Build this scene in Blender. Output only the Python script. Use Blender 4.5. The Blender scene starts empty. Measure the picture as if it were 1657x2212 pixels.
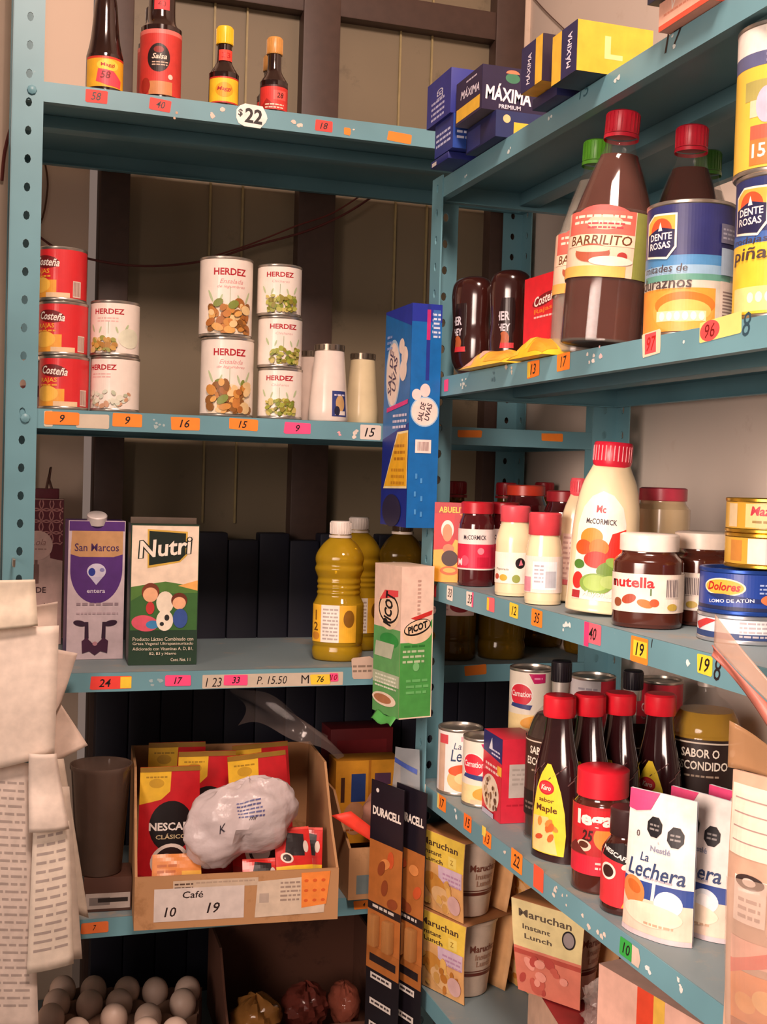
import bpy, bmesh, math, random
from math import sin, cos, pi, radians, atan2, sqrt, floor, tan
from mathutils import Vector, Matrix
from mathutils.geometry import tessellate_polygon
random.seed(7)
SC = bpy.context.scene
COL = SC.collection
CM = 0.01

# ------------------------------------------------------------ camera, world, light, exposure
W, H, F, CZ = 1657, 2212, 2600.0, 125.0          # photograph size, focal length in px, lens height in cm
def cam_axes(yaw, pitch, roll):
    f = Vector((sin(yaw)*cos(pitch), cos(yaw)*cos(pitch), sin(pitch)))
    r = Vector((cos(yaw), -sin(yaw), 0)); u = r.cross(f)
    return r*cos(roll)+u*sin(roll), u*cos(roll)-r*sin(roll), f
AR, AU, AF = cam_axes(0.316, -0.0301, 0.0298)
cd = bpy.data.cameras.new('camera'); cam = bpy.data.objects.new('camera', cd); COL.objects.link(cam)
cd.sensor_width = 36; cd.lens = F/H*36; cd.clip_start = 0.02
cam.matrix_world = Matrix(((AR.x, AU.x, -AF.x, 0), (AR.y, AU.y, -AF.y, 0), (AR.z, AU.z, -AF.z, CZ*CM), (0, 0, 0, 1)))
SC.camera = cam

wd = bpy.data.worlds.new('world'); SC.world = wd; wd.use_nodes = True
wd.node_tree.nodes['Background'].inputs[0].default_value = (1.0, 0.72, 0.60, 1)
wd.node_tree.nodes['Background'].inputs[1].default_value = 0.20

def area(name, loc, target, size, size_y, power, color):
    l = bpy.data.lights.new(name, 'AREA'); l.shape = 'RECTANGLE'; l.size = size*CM; l.size_y = size_y*CM
    l.energy = power; l.color = color
    o = bpy.data.objects.new(name, l); COL.objects.link(o); o.location = Vector(loc)*CM
    d = (Vector(target)-Vector(loc)).normalized()
    o.rotation_euler = d.to_track_quat('-Z', 'Y').to_euler()
    return o
area('ceiling_lamp', (14, 34, 254), (50, 160, 110), 30, 30, 33, (1.0, 0.73, 0.61))
area('left_fill_light', (-95, -10, 140), (74, 112, 96), 80, 90, 6.6, (1.0, 0.77, 0.66)).data.spread = radians(56)  # added soft fill from the left, brightens right shelves and wall; no actual opening
SC.view_settings.view_transform = 'Standard'; SC.view_settings.look = 'None'
SC.view_settings.gamma = 1; SC.view_settings.use_curve_mapping = False
SC.view_settings.exposure = 0.0

# ------------------------------------------------------------ layout (cm): two shelving units
XR, YR = 58.7, 161.0                 # front plane and far end of the right unit (runs along Y)
YL, XL0, XL1 = 168.0, 1.8, 91.6      # front plane and ends of the left unit (runs along X)
ZR = [0] + [CZ+v for v in (41.4, 13.8, -14.35, -43.2, -71.3)]
ZL = [0] + [CZ+v for v in (51.0, 7.65, -28.15, -62.3, -88.0)]
WALLX, WALLY = 93.0, 206.0
def proj(p):
    d = Vector(p)-Vector((0, 0, CZ)); z = d.dot(AF)
    return W/2+F*d.dot(AR)/z, H/2-F*d.dot(AU)/z, F/z
def ray(px, py): return AR*((px-W/2)/F)-AU*((py-H/2)/F)+AF
def on_z(px, py, z):
    d = ray(px, py); s = (z-CZ)/d.z; return (s*d.x, s*d.y, z)
def on_y(px, py, Y):
    d = ray(px, py); s = Y/d.y; return (s*d.x, Y, CZ+s*d.z)
def on_x(px, py, X):
    d = ray(px, py); s = X/d.x; return (X, s*d.y, CZ+s*d.z)
def LX(px, d, z):                    # a spot on the left unit, d cm behind its front edge
    a, b = -120.0, 250.0
    for _ in range(50):
        m = (a+b)/2
        if proj((m, YL+d, z))[0] < px: a = m
        else: b = m
    return (a, YL+d, z)
def RY(px, d, z):                    # a spot on the right unit, d cm behind its front edge
    a, b = 30.0, 300.0
    for _ in range(50):
        m = (a+b)/2
        if proj((XR+d, m, z))[0] > px: a = m
        else: b = m
    return (XR+d, a, z)
def face(loc, deg=0): return atan2(-loc[0], loc[1])+radians(deg)   # turns local -Y towards the shop

# ------------------------------------------------------------ materials
MATS = {}
def lin(h):
    c = [int(h[i:i+2], 16)/255 for i in (0, 2, 4)]
    return [x/12.92 if x <= .04045 else ((x+.055)/1.055)**2.4 for x in c]
def C(h, rough=.45, metal=0.0, noise=.10, scale=60, coat=0.0):
    k = (h, rough, metal, noise, scale, coat)
    if k in MATS: return MATS[k]
    m = bpy.data.materials.new('m_'+h); m.use_nodes = True; nt = m.node_tree
    b = nt.nodes['Principled BSDF']; c = lin(h)
    n = nt.nodes.new('ShaderNodeTexNoise'); n.inputs['Scale'].default_value = scale; n.inputs['Detail'].default_value = 3
    tc = nt.nodes.new('ShaderNodeTexCoord'); nt.links.new(tc.outputs['Object'], n.inputs['Vector'])
    r = nt.nodes.new('ShaderNodeValToRGB')
    r.color_ramp.elements[0].position = .3; r.color_ramp.elements[1].position = .7
    r.color_ramp.elements[0].color = [x*(1-noise) for x in c]+[1]
    r.color_ramp.elements[1].color = [min(1, x*(1+noise)) for x in c]+[1]
    nt.links.new(n.outputs['Fac'], r.inputs['Fac']); nt.links.new(r.outputs['Color'], b.inputs['Base Color'])
    b.inputs['Roughness'].default_value = rough; b.inputs['Metallic'].default_value = metal
    if coat: b.inputs['Coat Weight'].default_value = coat; b.inputs['Coat Roughness'].default_value = .08
    MATS[k] = m; return m
def worn(h, h2, scale=9, rough=.45, amount=.62, bump=.0):
    k = ('worn', h, h2, scale)
    if k in MATS: return MATS[k]
    m = C(h, rough, 0, .12, scale).copy(); nt = m.node_tree; b = nt.nodes['Principled BSDF']
    src = b.inputs['Base Color'].links[0].from_socket
    n = nt.nodes.new('ShaderNodeTexNoise'); n.inputs['Scale'].default_value = scale*4; n.inputs['Detail'].default_value = 8; n.inputs['Roughness'].default_value = .7
    tc = nt.nodes.new('ShaderNodeTexCoord'); nt.links.new(tc.outputs['Object'], n.inputs['Vector'])
    r = nt.nodes.new('ShaderNodeValToRGB'); r.color_ramp.elements[0].position = amount; r.color_ramp.elements[1].position = amount+.1
    nt.links.new(n.outputs['Fac'], r.inputs['Fac'])
    mx = nt.nodes.new('ShaderNodeMix'); mx.data_type = 'RGBA'
    nt.links.new(r.outputs['Color'], mx.inputs['Factor']); nt.links.new(src, mx.inputs['A']); mx.inputs['B'].default_value = lin(h2)+[1]
    nt.links.new(mx.outputs['Result'], b.inputs['Base Color'])
    if bump:
        bp = nt.nodes.new('ShaderNodeBump'); bp.inputs['Strength'].default_value = bump; bp.inputs['Distance'].default_value = .004
        nt.links.new(n.outputs['Fac'], bp.inputs['Height']); nt.links.new(bp.outputs['Normal'], b.inputs['Normal'])
    MATS[k] = m; return m
def see_through(h, clear=.5, rough=.08, tint=None, bump=0.0, bscale=25):
    k = ('see', h, clear, rough, tint, bump)
    if k in MATS: return MATS[k]
    m = C(h, rough, 0, .08, 30).copy(); nt = m.node_tree; b = nt.nodes['Principled BSDF']; out = nt.nodes['Material Output']
    t = nt.nodes.new('ShaderNodeBsdfTransparent'); t.inputs[0].default_value = lin(tint or 'ffffff')+[1]
    mx = nt.nodes.new('ShaderNodeMixShader'); mx.inputs[0].default_value = clear
    nt.links.new(b.outputs[0], mx.inputs[1]); nt.links.new(t.outputs[0], mx.inputs[2]); nt.links.new(mx.outputs[0], out.inputs['Surface'])
    if bump:
        n = nt.nodes.new('ShaderNodeTexNoise'); n.inputs['Scale'].default_value = bscale; n.inputs['Detail'].default_value = 4
        bp = nt.nodes.new('ShaderNodeBump'); bp.inputs['Strength'].default_value = bump; bp.inputs['Distance'].default_value = .01
        tc = nt.nodes.new('ShaderNodeTexCoord'); nt.links.new(tc.outputs['Object'], n.inputs['Vector'])
        nt.links.new(n.outputs['Fac'], bp.inputs['Height']); nt.links.new(bp.outputs['Normal'], b.inputs['Normal'])
    MATS[k] = m; return m
STEEL = C('b9b2a8', .3, .85)
TEAL = worn('6a9aa6', 'b4bdb8', 7, .42, .70)
DUSTY = worn('7d8f94', '97948c', 3, .55, .55)
CARD = worn('b98a5e', 'a3764c', 5, .8, .55)
GLASS = see_through('c9d2d0', .80, .05)
PET = see_through('cfd2c8', .70, .1)

# ------------------------------------------------------------ mesh builder (cm)
TEXTS = {}
def text_polys(s, bold, shear):
    k = (s, bold, shear)
    if k not in TEXTS:
        cu = bpy.data.curves.new('t', 'FONT'); cu.body = s; cu.offset = bold; cu.shear = shear; cu.resolution_u = 2
        o = bpy.data.objects.new('t', cu); COL.objects.link(o)
        me = bpy.data.meshes.new_from_object(o.evaluated_get(bpy.context.evaluated_depsgraph_get()))
        P = []
        me.calc_loop_triangles()
        for t in me.loop_triangles: P.append([(me.vertices[i].co.x, me.vertices[i].co.y) for i in t.vertices])
        COL.objects.unlink(o); bpy.data.objects.remove(o); bpy.data.meshes.remove(me); bpy.data.curves.remove(cu)
        if not P: P = [[(0, 0), (.1, 0), (.1, .1)]]
        xs = [p[0] for q in P for p in q]; ys = [p[1] for q in P for p in q]
        TEXTS[k] = (P, min(xs), max(xs), min(ys), max(ys))
    return TEXTS[k]
def clip(poly, ax, val, keep_low):
    out = []
    for i in range(len(poly)):
        a, b = poly[i], poly[(i+1) % len(poly)]
        ia = (a[ax] <= val) if keep_low else (a[ax] >= val); ib = (b[ax] <= val) if keep_low else (b[ax] >= val)
        if ia: out.append(a)
        if ia != ib:
            t = (val-a[ax])/(b[ax]-a[ax]); out.append((a[0]+t*(b[0]-a[0]), a[1]+t*(b[1]-a[1])))
    return out
def strips(polys, ax, d):
    res = []
    for p in polys:
        lo = min(q[ax] for q in p); hi = max(q[ax] for q in p)
        k = floor(lo/d)
        while k*d < hi:
            q = p
            if k*d > lo: q = clip(q, ax, k*d, False)
            if (k+1)*d < hi and len(q) > 2: q = clip(q, ax, (k+1)*d, True)
            if len(q) > 2: res.append(q)
            k += 1
    return res

class MB:
    def __init__(s): s.v = []; s.f = []; s.m = []; s.mats = []; s.layer = 0; s.vlim = None
    def mi(s, mat):
        if mat not in s.mats: s.mats.append(mat)
        return s.mats.index(mat)
    def add(s, vs, fs, mat):
        o = len(s.v); i = s.mi(mat); s.v += [tuple(v) for v in vs]
        for f in fs: s.f.append([o+k for k in f]); s.m.append(i)
        return s
    def box(s, x0, x1, y0, y1, z0, z1, mat, bev=0.0, M=None):
        bm = bmesh.new(); bmesh.ops.create_cube(bm, size=1)
        for v in bm.verts: v.co = Vector(((x0+x1)/2+v.co.x*(x1-x0), (y0+y1)/2+v.co.y*(y1-y0), (z0+z1)/2+v.co.z*(z1-z0)))
        if bev: bmesh.ops.bevel(bm, geom=bm.edges[:], offset=bev, segments=2, affect='EDGES', profile=.6)
        if M: bmesh.ops.transform(bm, matrix=M, verts=bm.verts)
        bm.verts.index_update()
        s.add([v.co[:] for v in bm.verts], [[v.index for v in f.verts] for f in bm.faces], mat); bm.free(); return s
    def lathe(s, prof, mat, seg=40, sx=1.0, sy=1.0, n=2.0, cx=0, cy=0):
        ring = []
        for i in range(seg):
            a = 2*pi*i/seg; c, d = cos(a), sin(a)
            k = (abs(c)**n+abs(d)**n)**(-1/n)
            ring.append((c*k*sx, d*k*sy))
        vs = []; fs = []; prev = None
        for r, z in prof:
            if r < 1e-4: vs.append((cx, cy, z)); cur = [len(vs)-1]*seg
            else:
                b = len(vs); vs += [(cx+x*r, cy+y*r, z) for x, y in ring]; cur = list(range(b, b+seg))
            if prev:
                for i in range(seg):
                    j = (i+1) % seg; q = [prev[i], prev[j], cur[j], cur[i]]; u = []
                    for k in q:
                        if k not in u: u.append(k)
                    if len(u) > 2: fs.append(u)
            prev = cur
        return s.add(vs, fs, mat)
    def tube(s, pts, r, mat, seg=7):
        pts = [Vector(p) for p in pts]; vs = []; fs = []
        for i, p in enumerate(pts):
            t = (pts[min(i+1, len(pts)-1)]-pts[max(i-1, 0)]).normalized()
            a = t.orthogonal().normalized()
            if i and abs(prev_a.dot(t)) < .95: a = (prev_a-t*prev_a.dot(t)).normalized()
            prev_a = a; b = t.cross(a)
            vs += [p+a*(r*cos(2*pi*k/seg))+b*(r*sin(2*pi*k/seg)) for k in range(seg)]
        for i in range(len(pts)-1):
            for k in range(seg): fs.append([i*seg+k, i*seg+(k+1) % seg, (i+1)*seg+(k+1) % seg, (i+1)*seg+k])
        fs.append(list(range(seg))[::-1]); fs.append([(len(pts)-1)*seg+k for k in range(seg)])
        return s.add(vs, fs, mat)
    def grid(s, fn, nu, nv, mat):
        vs = [fn(i/nu, j/nv) for j in range(nv+1) for i in range(nu+1)]
        fs = [[j*(nu+1)+i, j*(nu+1)+i+1, (j+1)*(nu+1)+i+1, (j+1)*(nu+1)+i] for j in range(nv) for i in range(nu)]
        return s.add(vs, fs, mat)
    # ---- flat artwork laid over a surface: on(map, du, dv) then rect / ell / poly / text / bars
    def on(s, mp, du=0, dv=0): s.mp, s.du, s.dv = mp, du, dv; return s
    def shape(s, polys, mat, lift=.006):
        s.layer += 1; off = s.layer*lift
        if isinstance(mat, str): mat = C(mat)
        if s.vlim:
            polys = [clip(p, 1, s.vlim[0], False) for p in polys]; polys = [clip(p, 1, s.vlim[1], True) for p in polys if len(p) > 2]; polys = [p for p in polys if len(p) > 2]
        if s.du: polys = strips(polys, 0, s.du)
        if s.dv: polys = strips(polys, 1, s.dv)
        for p in polys:
            s.add([s.mp(u, v, off) for u, v in p], [list(range(len(p)))], mat)
        return s
    def rect(s, u0, v0, u1, v1, mat): return s.shape([[(u0, v0), (u1, v0), (u1, v1), (u0, v1)]], mat)
    def ell(s, u, v, ru, rv, mat, rot=0, a0=0, a1=360, n=26):
        c, d = cos(radians(rot)), sin(radians(rot)); P = []
        for i in range(n+(a1-a0 < 360)):
            t = radians(a0+(a1-a0)*i/n); x, y = ru*cos(t), rv*sin(t); P.append((u+x*c-y*d, v+x*d+y*c))
        return s.shape([P], mat)
    def poly(s, pts, mat):
        tr = tessellate_polygon([[Vector((p[0], p[1], 0)) for p in pts]]); T = []
        for t in tr:
            q = [pts[i] for i in t]
            if (q[1][0]-q[0][0])*(q[2][1]-q[0][1])-(q[1][1]-q[0][1])*(q[2][0]-q[0][0]) < 0: q.reverse()
            T.append(q)
        return s.shape(T, mat)
    def text(s, t, u, v, h, mat, w=None, bold=.0, shear=0, rot=0):
        P, x0, x1, y0, y1 = text_polys(t, bold, shear); ky = h/(y1-y0); kx = w/(x1-x0) if w else ky
        c, d = cos(radians(rot)), sin(radians(rot)); R = []
        for q in P:
            R.append([(u+((x-(x0+x1)/2)*kx)*c-((y-(y0+y1)/2)*ky)*d, v+((x-(x0+x1)/2)*kx)*d+((y-(y0+y1)/2)*ky)*c) for x, y in q])
        return s.shape(R, mat)
    def bars(s, u0, u1, v, n, lh, mat, t=.45):            # lines of print too small to read
        T = []
        for i in range(n):
            u = u0
            while u < u1-.1:
                w = random.uniform(.25, .8)*max(.5, lh*2.2); e = min(u1, u+w); y = v-i*lh
                T.append([(u, y), (e, y), (e, y+lh*t), (u, y+lh*t)]); u = e+.14*max(.6, lh*2)
        return s.shape(T, mat)
    def stripes(s, u0, v0, u1, v1, n, mat):               # upright bars of a barcode
        T = []; w = (u1-u0)/n
        for i in range(n):
            a = u0+i*w; b = a+w*random.uniform(.3, .75); T.append([(a, v0), (b, v0), (b, v1), (a, v1)])
        return s.shape(T, mat)
    def build(s, name, parent=None, loc=None, rz=0, tilt=(0, 0), angle=38, solid=0, smooth=True):
        me = bpy.data.meshes.new(name)
        me.from_pydata([(x*CM, y*CM, z*CM) for x, y, z in s.v], [], s.f)
        for m in s.mats: me.materials.append(m)
        me.polygons.foreach_set('material_index', s.m); me.polygons.foreach_set('use_smooth', [smooth]*len(s.f))
        me.validate(); me.update(); 
        if smooth: me.set_sharp_from_angle(angle=radians(angle))
        o = bpy.data.objects.new(name, me); COL.objects.link(o)
        if parent: o.parent = parent
        if loc: o.location = Vector(loc)*CM; o.rotation_euler = (tilt[0], tilt[1], rz)
        if solid: md = o.modifiers.new('thickness', 'SOLIDIFY'); md.thickness = solid*CM; md.offset = 0
        return o
def tag(o, label=None, cat=None, group=None, kind=None):
    if label: o['label'] = label
    if cat: o['category'] = cat
    if group: o['group'] = group
    if kind: o['kind'] = kind
    return o
def thing(name, label, cat, loc, rz=0, group=None, tilt=(0, 0)):
    o = bpy.data.objects.new(name, None); COL.objects.link(o); o.empty_display_size = .02
    o.location = Vector(loc)*CM; o.rotation_euler = (tilt[0], tilt[1], rz)
    return tag(o, label, cat, group)
def struct(mb, name): return tag(mb.build(name), kind='structure')
def dup(root, loc, rz, label, tilt=None):
    r = root.copy(); COL.objects.link(r); r.location = Vector(loc)*CM
    r.rotation_euler = (tilt[0] if tilt else 0, tilt[1] if tilt else 0, rz); r['label'] = label
    for ch in list(root.children):
        c = ch.copy(); COL.objects.link(c); c.parent = r
        for g in list(ch.children):
            d = g.copy(); COL.objects.link(d); d.parent = c
    return r
# mappings from label coordinates (u right, v up) to a surface
def cyl(R, rad=None, sx=1, sy=1, n=2.0):
    def f(u, v, off):
        a = u/R; r = (rad(v) if rad else R)*(abs(sin(a))**n+abs(cos(a))**n)**(-1/n)+off
        return (sx*r*sin(a), -sy*r*cos(a), v)
    return f
def flat(o, U=(1, 0, 0), V=(0, 0, 1)):
    o, U, V = Vector(o), Vector(U).normalized(), Vector(V).normalized(); N = U.cross(V)
    return lambda u, v, off: o+U*u+V*v+N*off
def prof_rad(prof):
    def f(v):
        for (r0, z0), (r1, z1) in zip(prof, prof[1:]):
            if z0 <= v <= z1 and z1 > z0: return r0+(r1-r0)*(v-z0)/(z1-z0)
        return prof[-1][0]
    return f
def smooth_prof(pts, n=4):
    out = []
    for i in range(len(pts)-1):
        p0 = pts[max(i-1, 0)]; p1 = pts[i]; p2 = pts[i+1]; p3 = pts[min(i+2, len(pts)-1)]
        for k in range(n):
            t = k/n
            q = [.5*(2*p1[j]+(p2[j]-p0[j])*t+(2*p0[j]-5*p1[j]+4*p2[j]-p3[j])*t*t+(3*p1[j]-p0[j]-3*p2[j]+p3[j])*t**3) for j in (0, 1)]
            out.append((max(q[0], .0), max(q[1], min(p[1] for p in pts))))
    return out+[pts[-1]]

# ------------------------------------------------------------ the room
m = MB(); m.box(-150, 300, -150, 330, -4, 0, worn('8a8178', '6f675f', 3)); struct(m, 'floor')
wall = worn('e6cfba', 'd8bfa8', 2, .8, .6, .05)
m = MB()
m.box(-150, 14.6, WALLY, WALLY+12, 0, 300, wall); m.box(91.2, 110, WALLY, WALLY+12, 0, 300, wall); m.box(14.6, 91.2, WALLY, WALLY+12, 225, 300, wall)
struct(m, 'wall_back')
m = MB(); m.box(WALLX, WALLX+12, -150, WALLY, 0, 300, worn('e4d4c6', 'd6c3b3', 2, .8, .6, .05)); struct(m, 'wall_right')
m = MB(); m.box(-150, 300, -150, 330, 300, 306, C('cfc3b4', .9)); struct(m, 'ceiling')
# metal double door in the back wall: frame, panels, dark lower half
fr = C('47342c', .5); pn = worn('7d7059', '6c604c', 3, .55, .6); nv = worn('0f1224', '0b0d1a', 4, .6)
m = MB()
for x0, x1 in ((16.2, 21.0), (49.6, 56.2), (85.4, 91.0)): m.box(x0, x1, WALLY-2.2, WALLY+5, 0, 225, fr, .25)
for z0, z1 in ((204.5, 209.5), (220, 225)): m.box(16.2, 91, WALLY-1.8, WALLY+5, z0, z1, fr, .25)
for x in (24.6, 88.0): pass
m.box(21, 49.6, WALLY+1, WALLY+3, 0, 225, pn); m.box(56.2, 85.4, WALLY+1, WALLY+3, 0, 225, pn)
for x in (34.6, 40.2, 68.0, 74.0): m.box(x, x+.35, WALLY+.6, WALLY+1.2, 116, 222, C('9b8b60', .5))
door = struct(m, 'door_1')
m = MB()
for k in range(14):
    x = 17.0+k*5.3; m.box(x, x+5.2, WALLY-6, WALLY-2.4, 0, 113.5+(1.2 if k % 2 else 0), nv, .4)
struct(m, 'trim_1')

# ------------------------------------------------------------ shelving units
def flange(mb, p, U, width, z0, z1, pitch, hole, first, mat):
    """a slotted strip: p corner, U across, holes every pitch"""
    p, U = Vector(p), Vector(U); z = z0
    def P(u, zz): return tuple(p+U*u+Vector((0, 0, zz)))
    while z < z1-.01:
        t = min(z+pitch, z1); vs = []
        if t-z > pitch*.8:
            c = (z+t)/2; u = width*.52
            rim = [(width, c), (width, t), (u, t), (0, t), (0, c), (0, z), (u, z), (width, z)]
            hl = [(u+hole[0]*cos(a)*1.0, c+hole[1]*sin(a)) for a in (0, pi/4, pi/2, 3*pi/4, pi, 5*pi/4, 3*pi/2, 7*pi/4)]
            vs = [P(*q) for q in rim]+[P(*q) for q in hl]
            mb.add(vs, [[i, (i+1) % 8, 8+(i+1) % 8, 8+i] for i in range(8)], mat)
        else: mb.add([P(0, z), P(width, z), P(width, t), P(0, t)], [[0, 1, 2, 3]], mat)
        z = t
def post(parent, x, y, dx, dy, z1):
    mb = MB(); flange(mb, (x, y, 0), (dx, 0, 0), 3.9, 0, z1, 3.72, (.42, .62), 0, TEAL); flange(mb, (x, y, 0), (0, dy, 0), 3.9, 0, z1, 3.72, (.42, .62), 0, TEAL)
    return mb.build('post', parent, solid=.22, smooth=False)
def shelf(parent, x0, x1, y0, y1, z, ribs):
    mb = MB(); t = .12
    mb.box(x0, x1, y0, y1, z-t, z-.02, TEAL); mb.add([(x0+.1, y0+.1, z), (x1-.1, y0+.1, z), (x1-.1, y1-.1, z), (x0+.1, y1-.1, z)], [[0, 1, 2, 3]], DUSTY)
    lp = 2.65
    mb.box(x0, x1, y0, y0+t, z-lp, z-t, TEAL); mb.box(x0, x1, y1-t, y1, z-lp, z-t, TEAL)
    mb.box(x0, x0+t, y0+t, y1-t, z-lp, z-t, TEAL); mb.box(x1-t, x1, y0+t, y1-t, z-lp, z-t, TEAL)
    # returned edges of the folded sheet, and the stiffening channels below
    mb.box(x0+t, x1-t, y0+t, y0+1.2, z-lp, z-lp+t, TEAL); mb.box(x0+t, x1-t, y1-1.2, y1-t, z-lp, z-lp+t, TEAL)
    mb.box(x0+t, x0+1.2, y0+1.2, y1-1.2, z-lp, z-lp+t, TEAL); mb.box(x1-1.2, x1-t, y0+1.2, y1-1.2, z-lp, z-lp+t, TEAL)
    for axis, c in ribs:
        if axis == 'x': mb.box(x0+t, x1-t, c, c+3, z-2.0, z-t, TEAL, .25)
        else: mb.box(c, c+3, y0+t, y1-t, z-2.0, z-t, TEAL, .25)
    return mb.build('shelf', parent)
def bolt(mb, p, n):
    n = Vector(n); a = n.orthogonal().normalized(); b = n.cross(a); p = Vector(p); ring = []
    for h, r in ((0, .65), (.25, .6), (.4, .3)): ring += [p+n*h+(a*cos(k*pi/4)+b*sin(k*pi/4))*r for k in range(8)]
    fs = [[j*8+k, j*8+(k+1) % 8, (j+1)*8+(k+1) % 8, (j+1)*8+k] for j in (0, 1) for k in range(8)]+[[16+k for k in range(8)]]
    mb.add(ring, fs, TEAL)
LU = thing('shelving_unit', 'teal painted slotted-steel shelving unit across the back, facing the camera', 'shelving', (0, 0, 0))
LS = [None]+[shelf(LU, XL0+.3, XL1-.3, YL, YL+35, z, [('x', YL+15)]) for z in ZL[1:]]
for x, y, dx, dy in ((XL0, YL-.15, 1, 1), (XL1, YL+.35, -1, 1), (XL0, YL+35.2, 1, -1), (XL1, YL+35.2, -1, -1)): post(LU, x, y, dx, dy, 215 if dx > 0 else 176.4)
for z in ZL[1:]: m = MB(); bolt(m, (XL0+2.4, YL-.3, z-1.4), (0, -1, 0)); m.build('bolt', LU)
RU = thing('shelving_unit', 'teal painted slotted-steel shelving unit along the right wall, running towards the camera', 'shelving', (0, 0, 0))
RS = [None]+[shelf(RU, XR, XR+30, YR-92, YR-.25, z, [('y', XR+13)]) for z in ZR[1:]]
for x, y, dx, dy in ((XR-.1, YR, 1, -1), (XR+30.2, YR, -1, -1), (XR-.1, YR-92.3, 1, 1), (XR+30.2, YR-92.3, -1, 1)): post(RU, x, y, dx, dy, 166.8)

# price stickers: parts of the shelf whose lip they are stuck on
OR, PK, RD, YE, WH, GR, TAPE = 'ff8a2a', 'ff4f86', 'f2453c', 'f7cf3a', 'f3e6da', '35a845', 'd9cbbd'
INK = '1d1416'
def sticker(lev, side, px, py, w, h, col, txt=None, ink=INK, rot=0, ts=.62, name='price_sticker', cut=.12, extra=None, lift=0):
    mb = MB(); mb.layer = lift
    if side == 'L': o = on_y(px, py, YL-.03); mp = flat(o, (cos(radians(rot)), 0, sin(radians(rot))), (-sin(radians(rot)), 0, cos(radians(rot)))); S = LS
    else: o = on_x(px, py, XR-.03); mp = flat(o, (0, -cos(radians(rot)), sin(radians(rot))), (0, sin(radians(rot)), cos(radians(rot)))); S = RS
    mb.on(mp); a, b = w/2, h/2; j = [random.uniform(-cut, cut) for _ in range(8)]
    mb.poly([(-a+j[0], -b+cut), (-a+cut*1.5, -b+j[1]*.5), (a-cut, -b+j[2]*.5), (a+j[3]*.5, -b+cut*1.4), (a+j[4]*.5, b-cut), (a-cut*1.6, b+j[5]*.5), (-a+cut, b+j[6]*.5), (-a+j[7]*.6, b-cut)], C(col, .6, 0, .05))
    if extra: extra(mb, a, b)
    if txt:
        hh = h*ts; mb.text(txt, random.uniform(-.08, .08), 0, hh, ink, w=min(w*.8, hh*.62*len(txt)), bold=.012, shear=.25)
    return mb.build(name, S[lev])
def peel(lev, side, px, py, n, col=TAPE, sp=.5):
    mb = MB(); o = on_y(px, py, YL-.02) if side == 'L' else on_x(px, py, XR-.02)
    mb.on(flat(o) if side == 'L' else flat(o, (0, -1, 0)))
    for k in range(n):
        u, v, r = random.uniform(-1, 1)*sp*2, random.uniform(-1, 1)*.6, random.uniform(.2, .5)
        mb.poly([(u+r*random.uniform(.5, 1.1)*cos(t*pi/4), v+r*random.uniform(.4, .9)*sin(t*pi/4)) for t in range(8)], C(col, .7))
    return mb.build('paper_scrap', (LS if side == 'L' else RS)[lev])
# left unit, top shelf
sticker(1, 'L', 209, 208, 2.9, 1.75, RD, '58'); sticker(1, 'L', 346, 226, 2.9, 1.6, RD, '40', rot=-4)
mb = MB(); mb.on(flat(on_y(543, 250, YL-.06), (cos(-.05), 0, sin(-.05)), (sin(.05), 0, cos(.05))))
mb.poly([(-2.15, .5), (-1.7, 1.15), (-1.0, 1.55), (1.5, 1.55), (2.15, .5), (2.3, 0), (2.1, -.6), (1.4, -1.55), (-.9, -1.6), (-1.7, -1.3), (-2.1, -.6)], C('f7f2ea', .5))
mb.text('$', -1.55, .15, 1.1, INK, bold=.02); mb.text('22', .35, 0, 2.05, INK, w=2.5, bold=.03); tag(mb.build('price_tag', LS[1]), 'white oval price tag reading $22')
for px, py in ((648, 268), (760, 283), (470, 243)): peel(1, 'L', px, py, 3, 'e8cdbd')
sticker(1, 'L', 700, 272, 2.6, 1.5, RD, '18'); sticker(1, 'L', 750, 284, 1.0, 1.0, OR); sticker(1, 'L', 863, 297, 3.6, 1.4, OR, rot=-3); peel(1, 'L', 370, 248, 2, 'c9a58a')
# left unit, second shelf
sticker(2, 'L', 105, 904, 1.2, 2.1, 'd8cdb4'); sticker(2, 'L', 200, 910, 4.4, 1.9, 'cfc2ad')
sticker(2, 'L', 134, 904, 4.5, 1.7, OR, '9', lift=9); sticker(2, 'L', 275, 908, 4.0, 1.8, OR, '9'); sticker(2, 'L', 400, 915, 4.0, 1.8, OR, '16'); peel(2, 'L', 345, 914, 5, '9fb3b4')
sticker(2, 'L', 526, 917, 4.1, 1.6, OR, '15', rot=-2); sticker(2, 'L', 643, 925, 3.9, 1.6, PK, '9'); peel(2, 'L', 735, 930, 2, 'e8a0a4', .2); sticker(2, 'L', 800, 934, 3.2, 2.1, TAPE, '15')
peel(2, 'L', 765, 935, 3)
sticker(2, 'L', 1015, 937, 3.9, 1.1, OR, name='price_sticker'); sticker(2, 'L', 1193, 945, 3.7, 1.2, OR)
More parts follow.
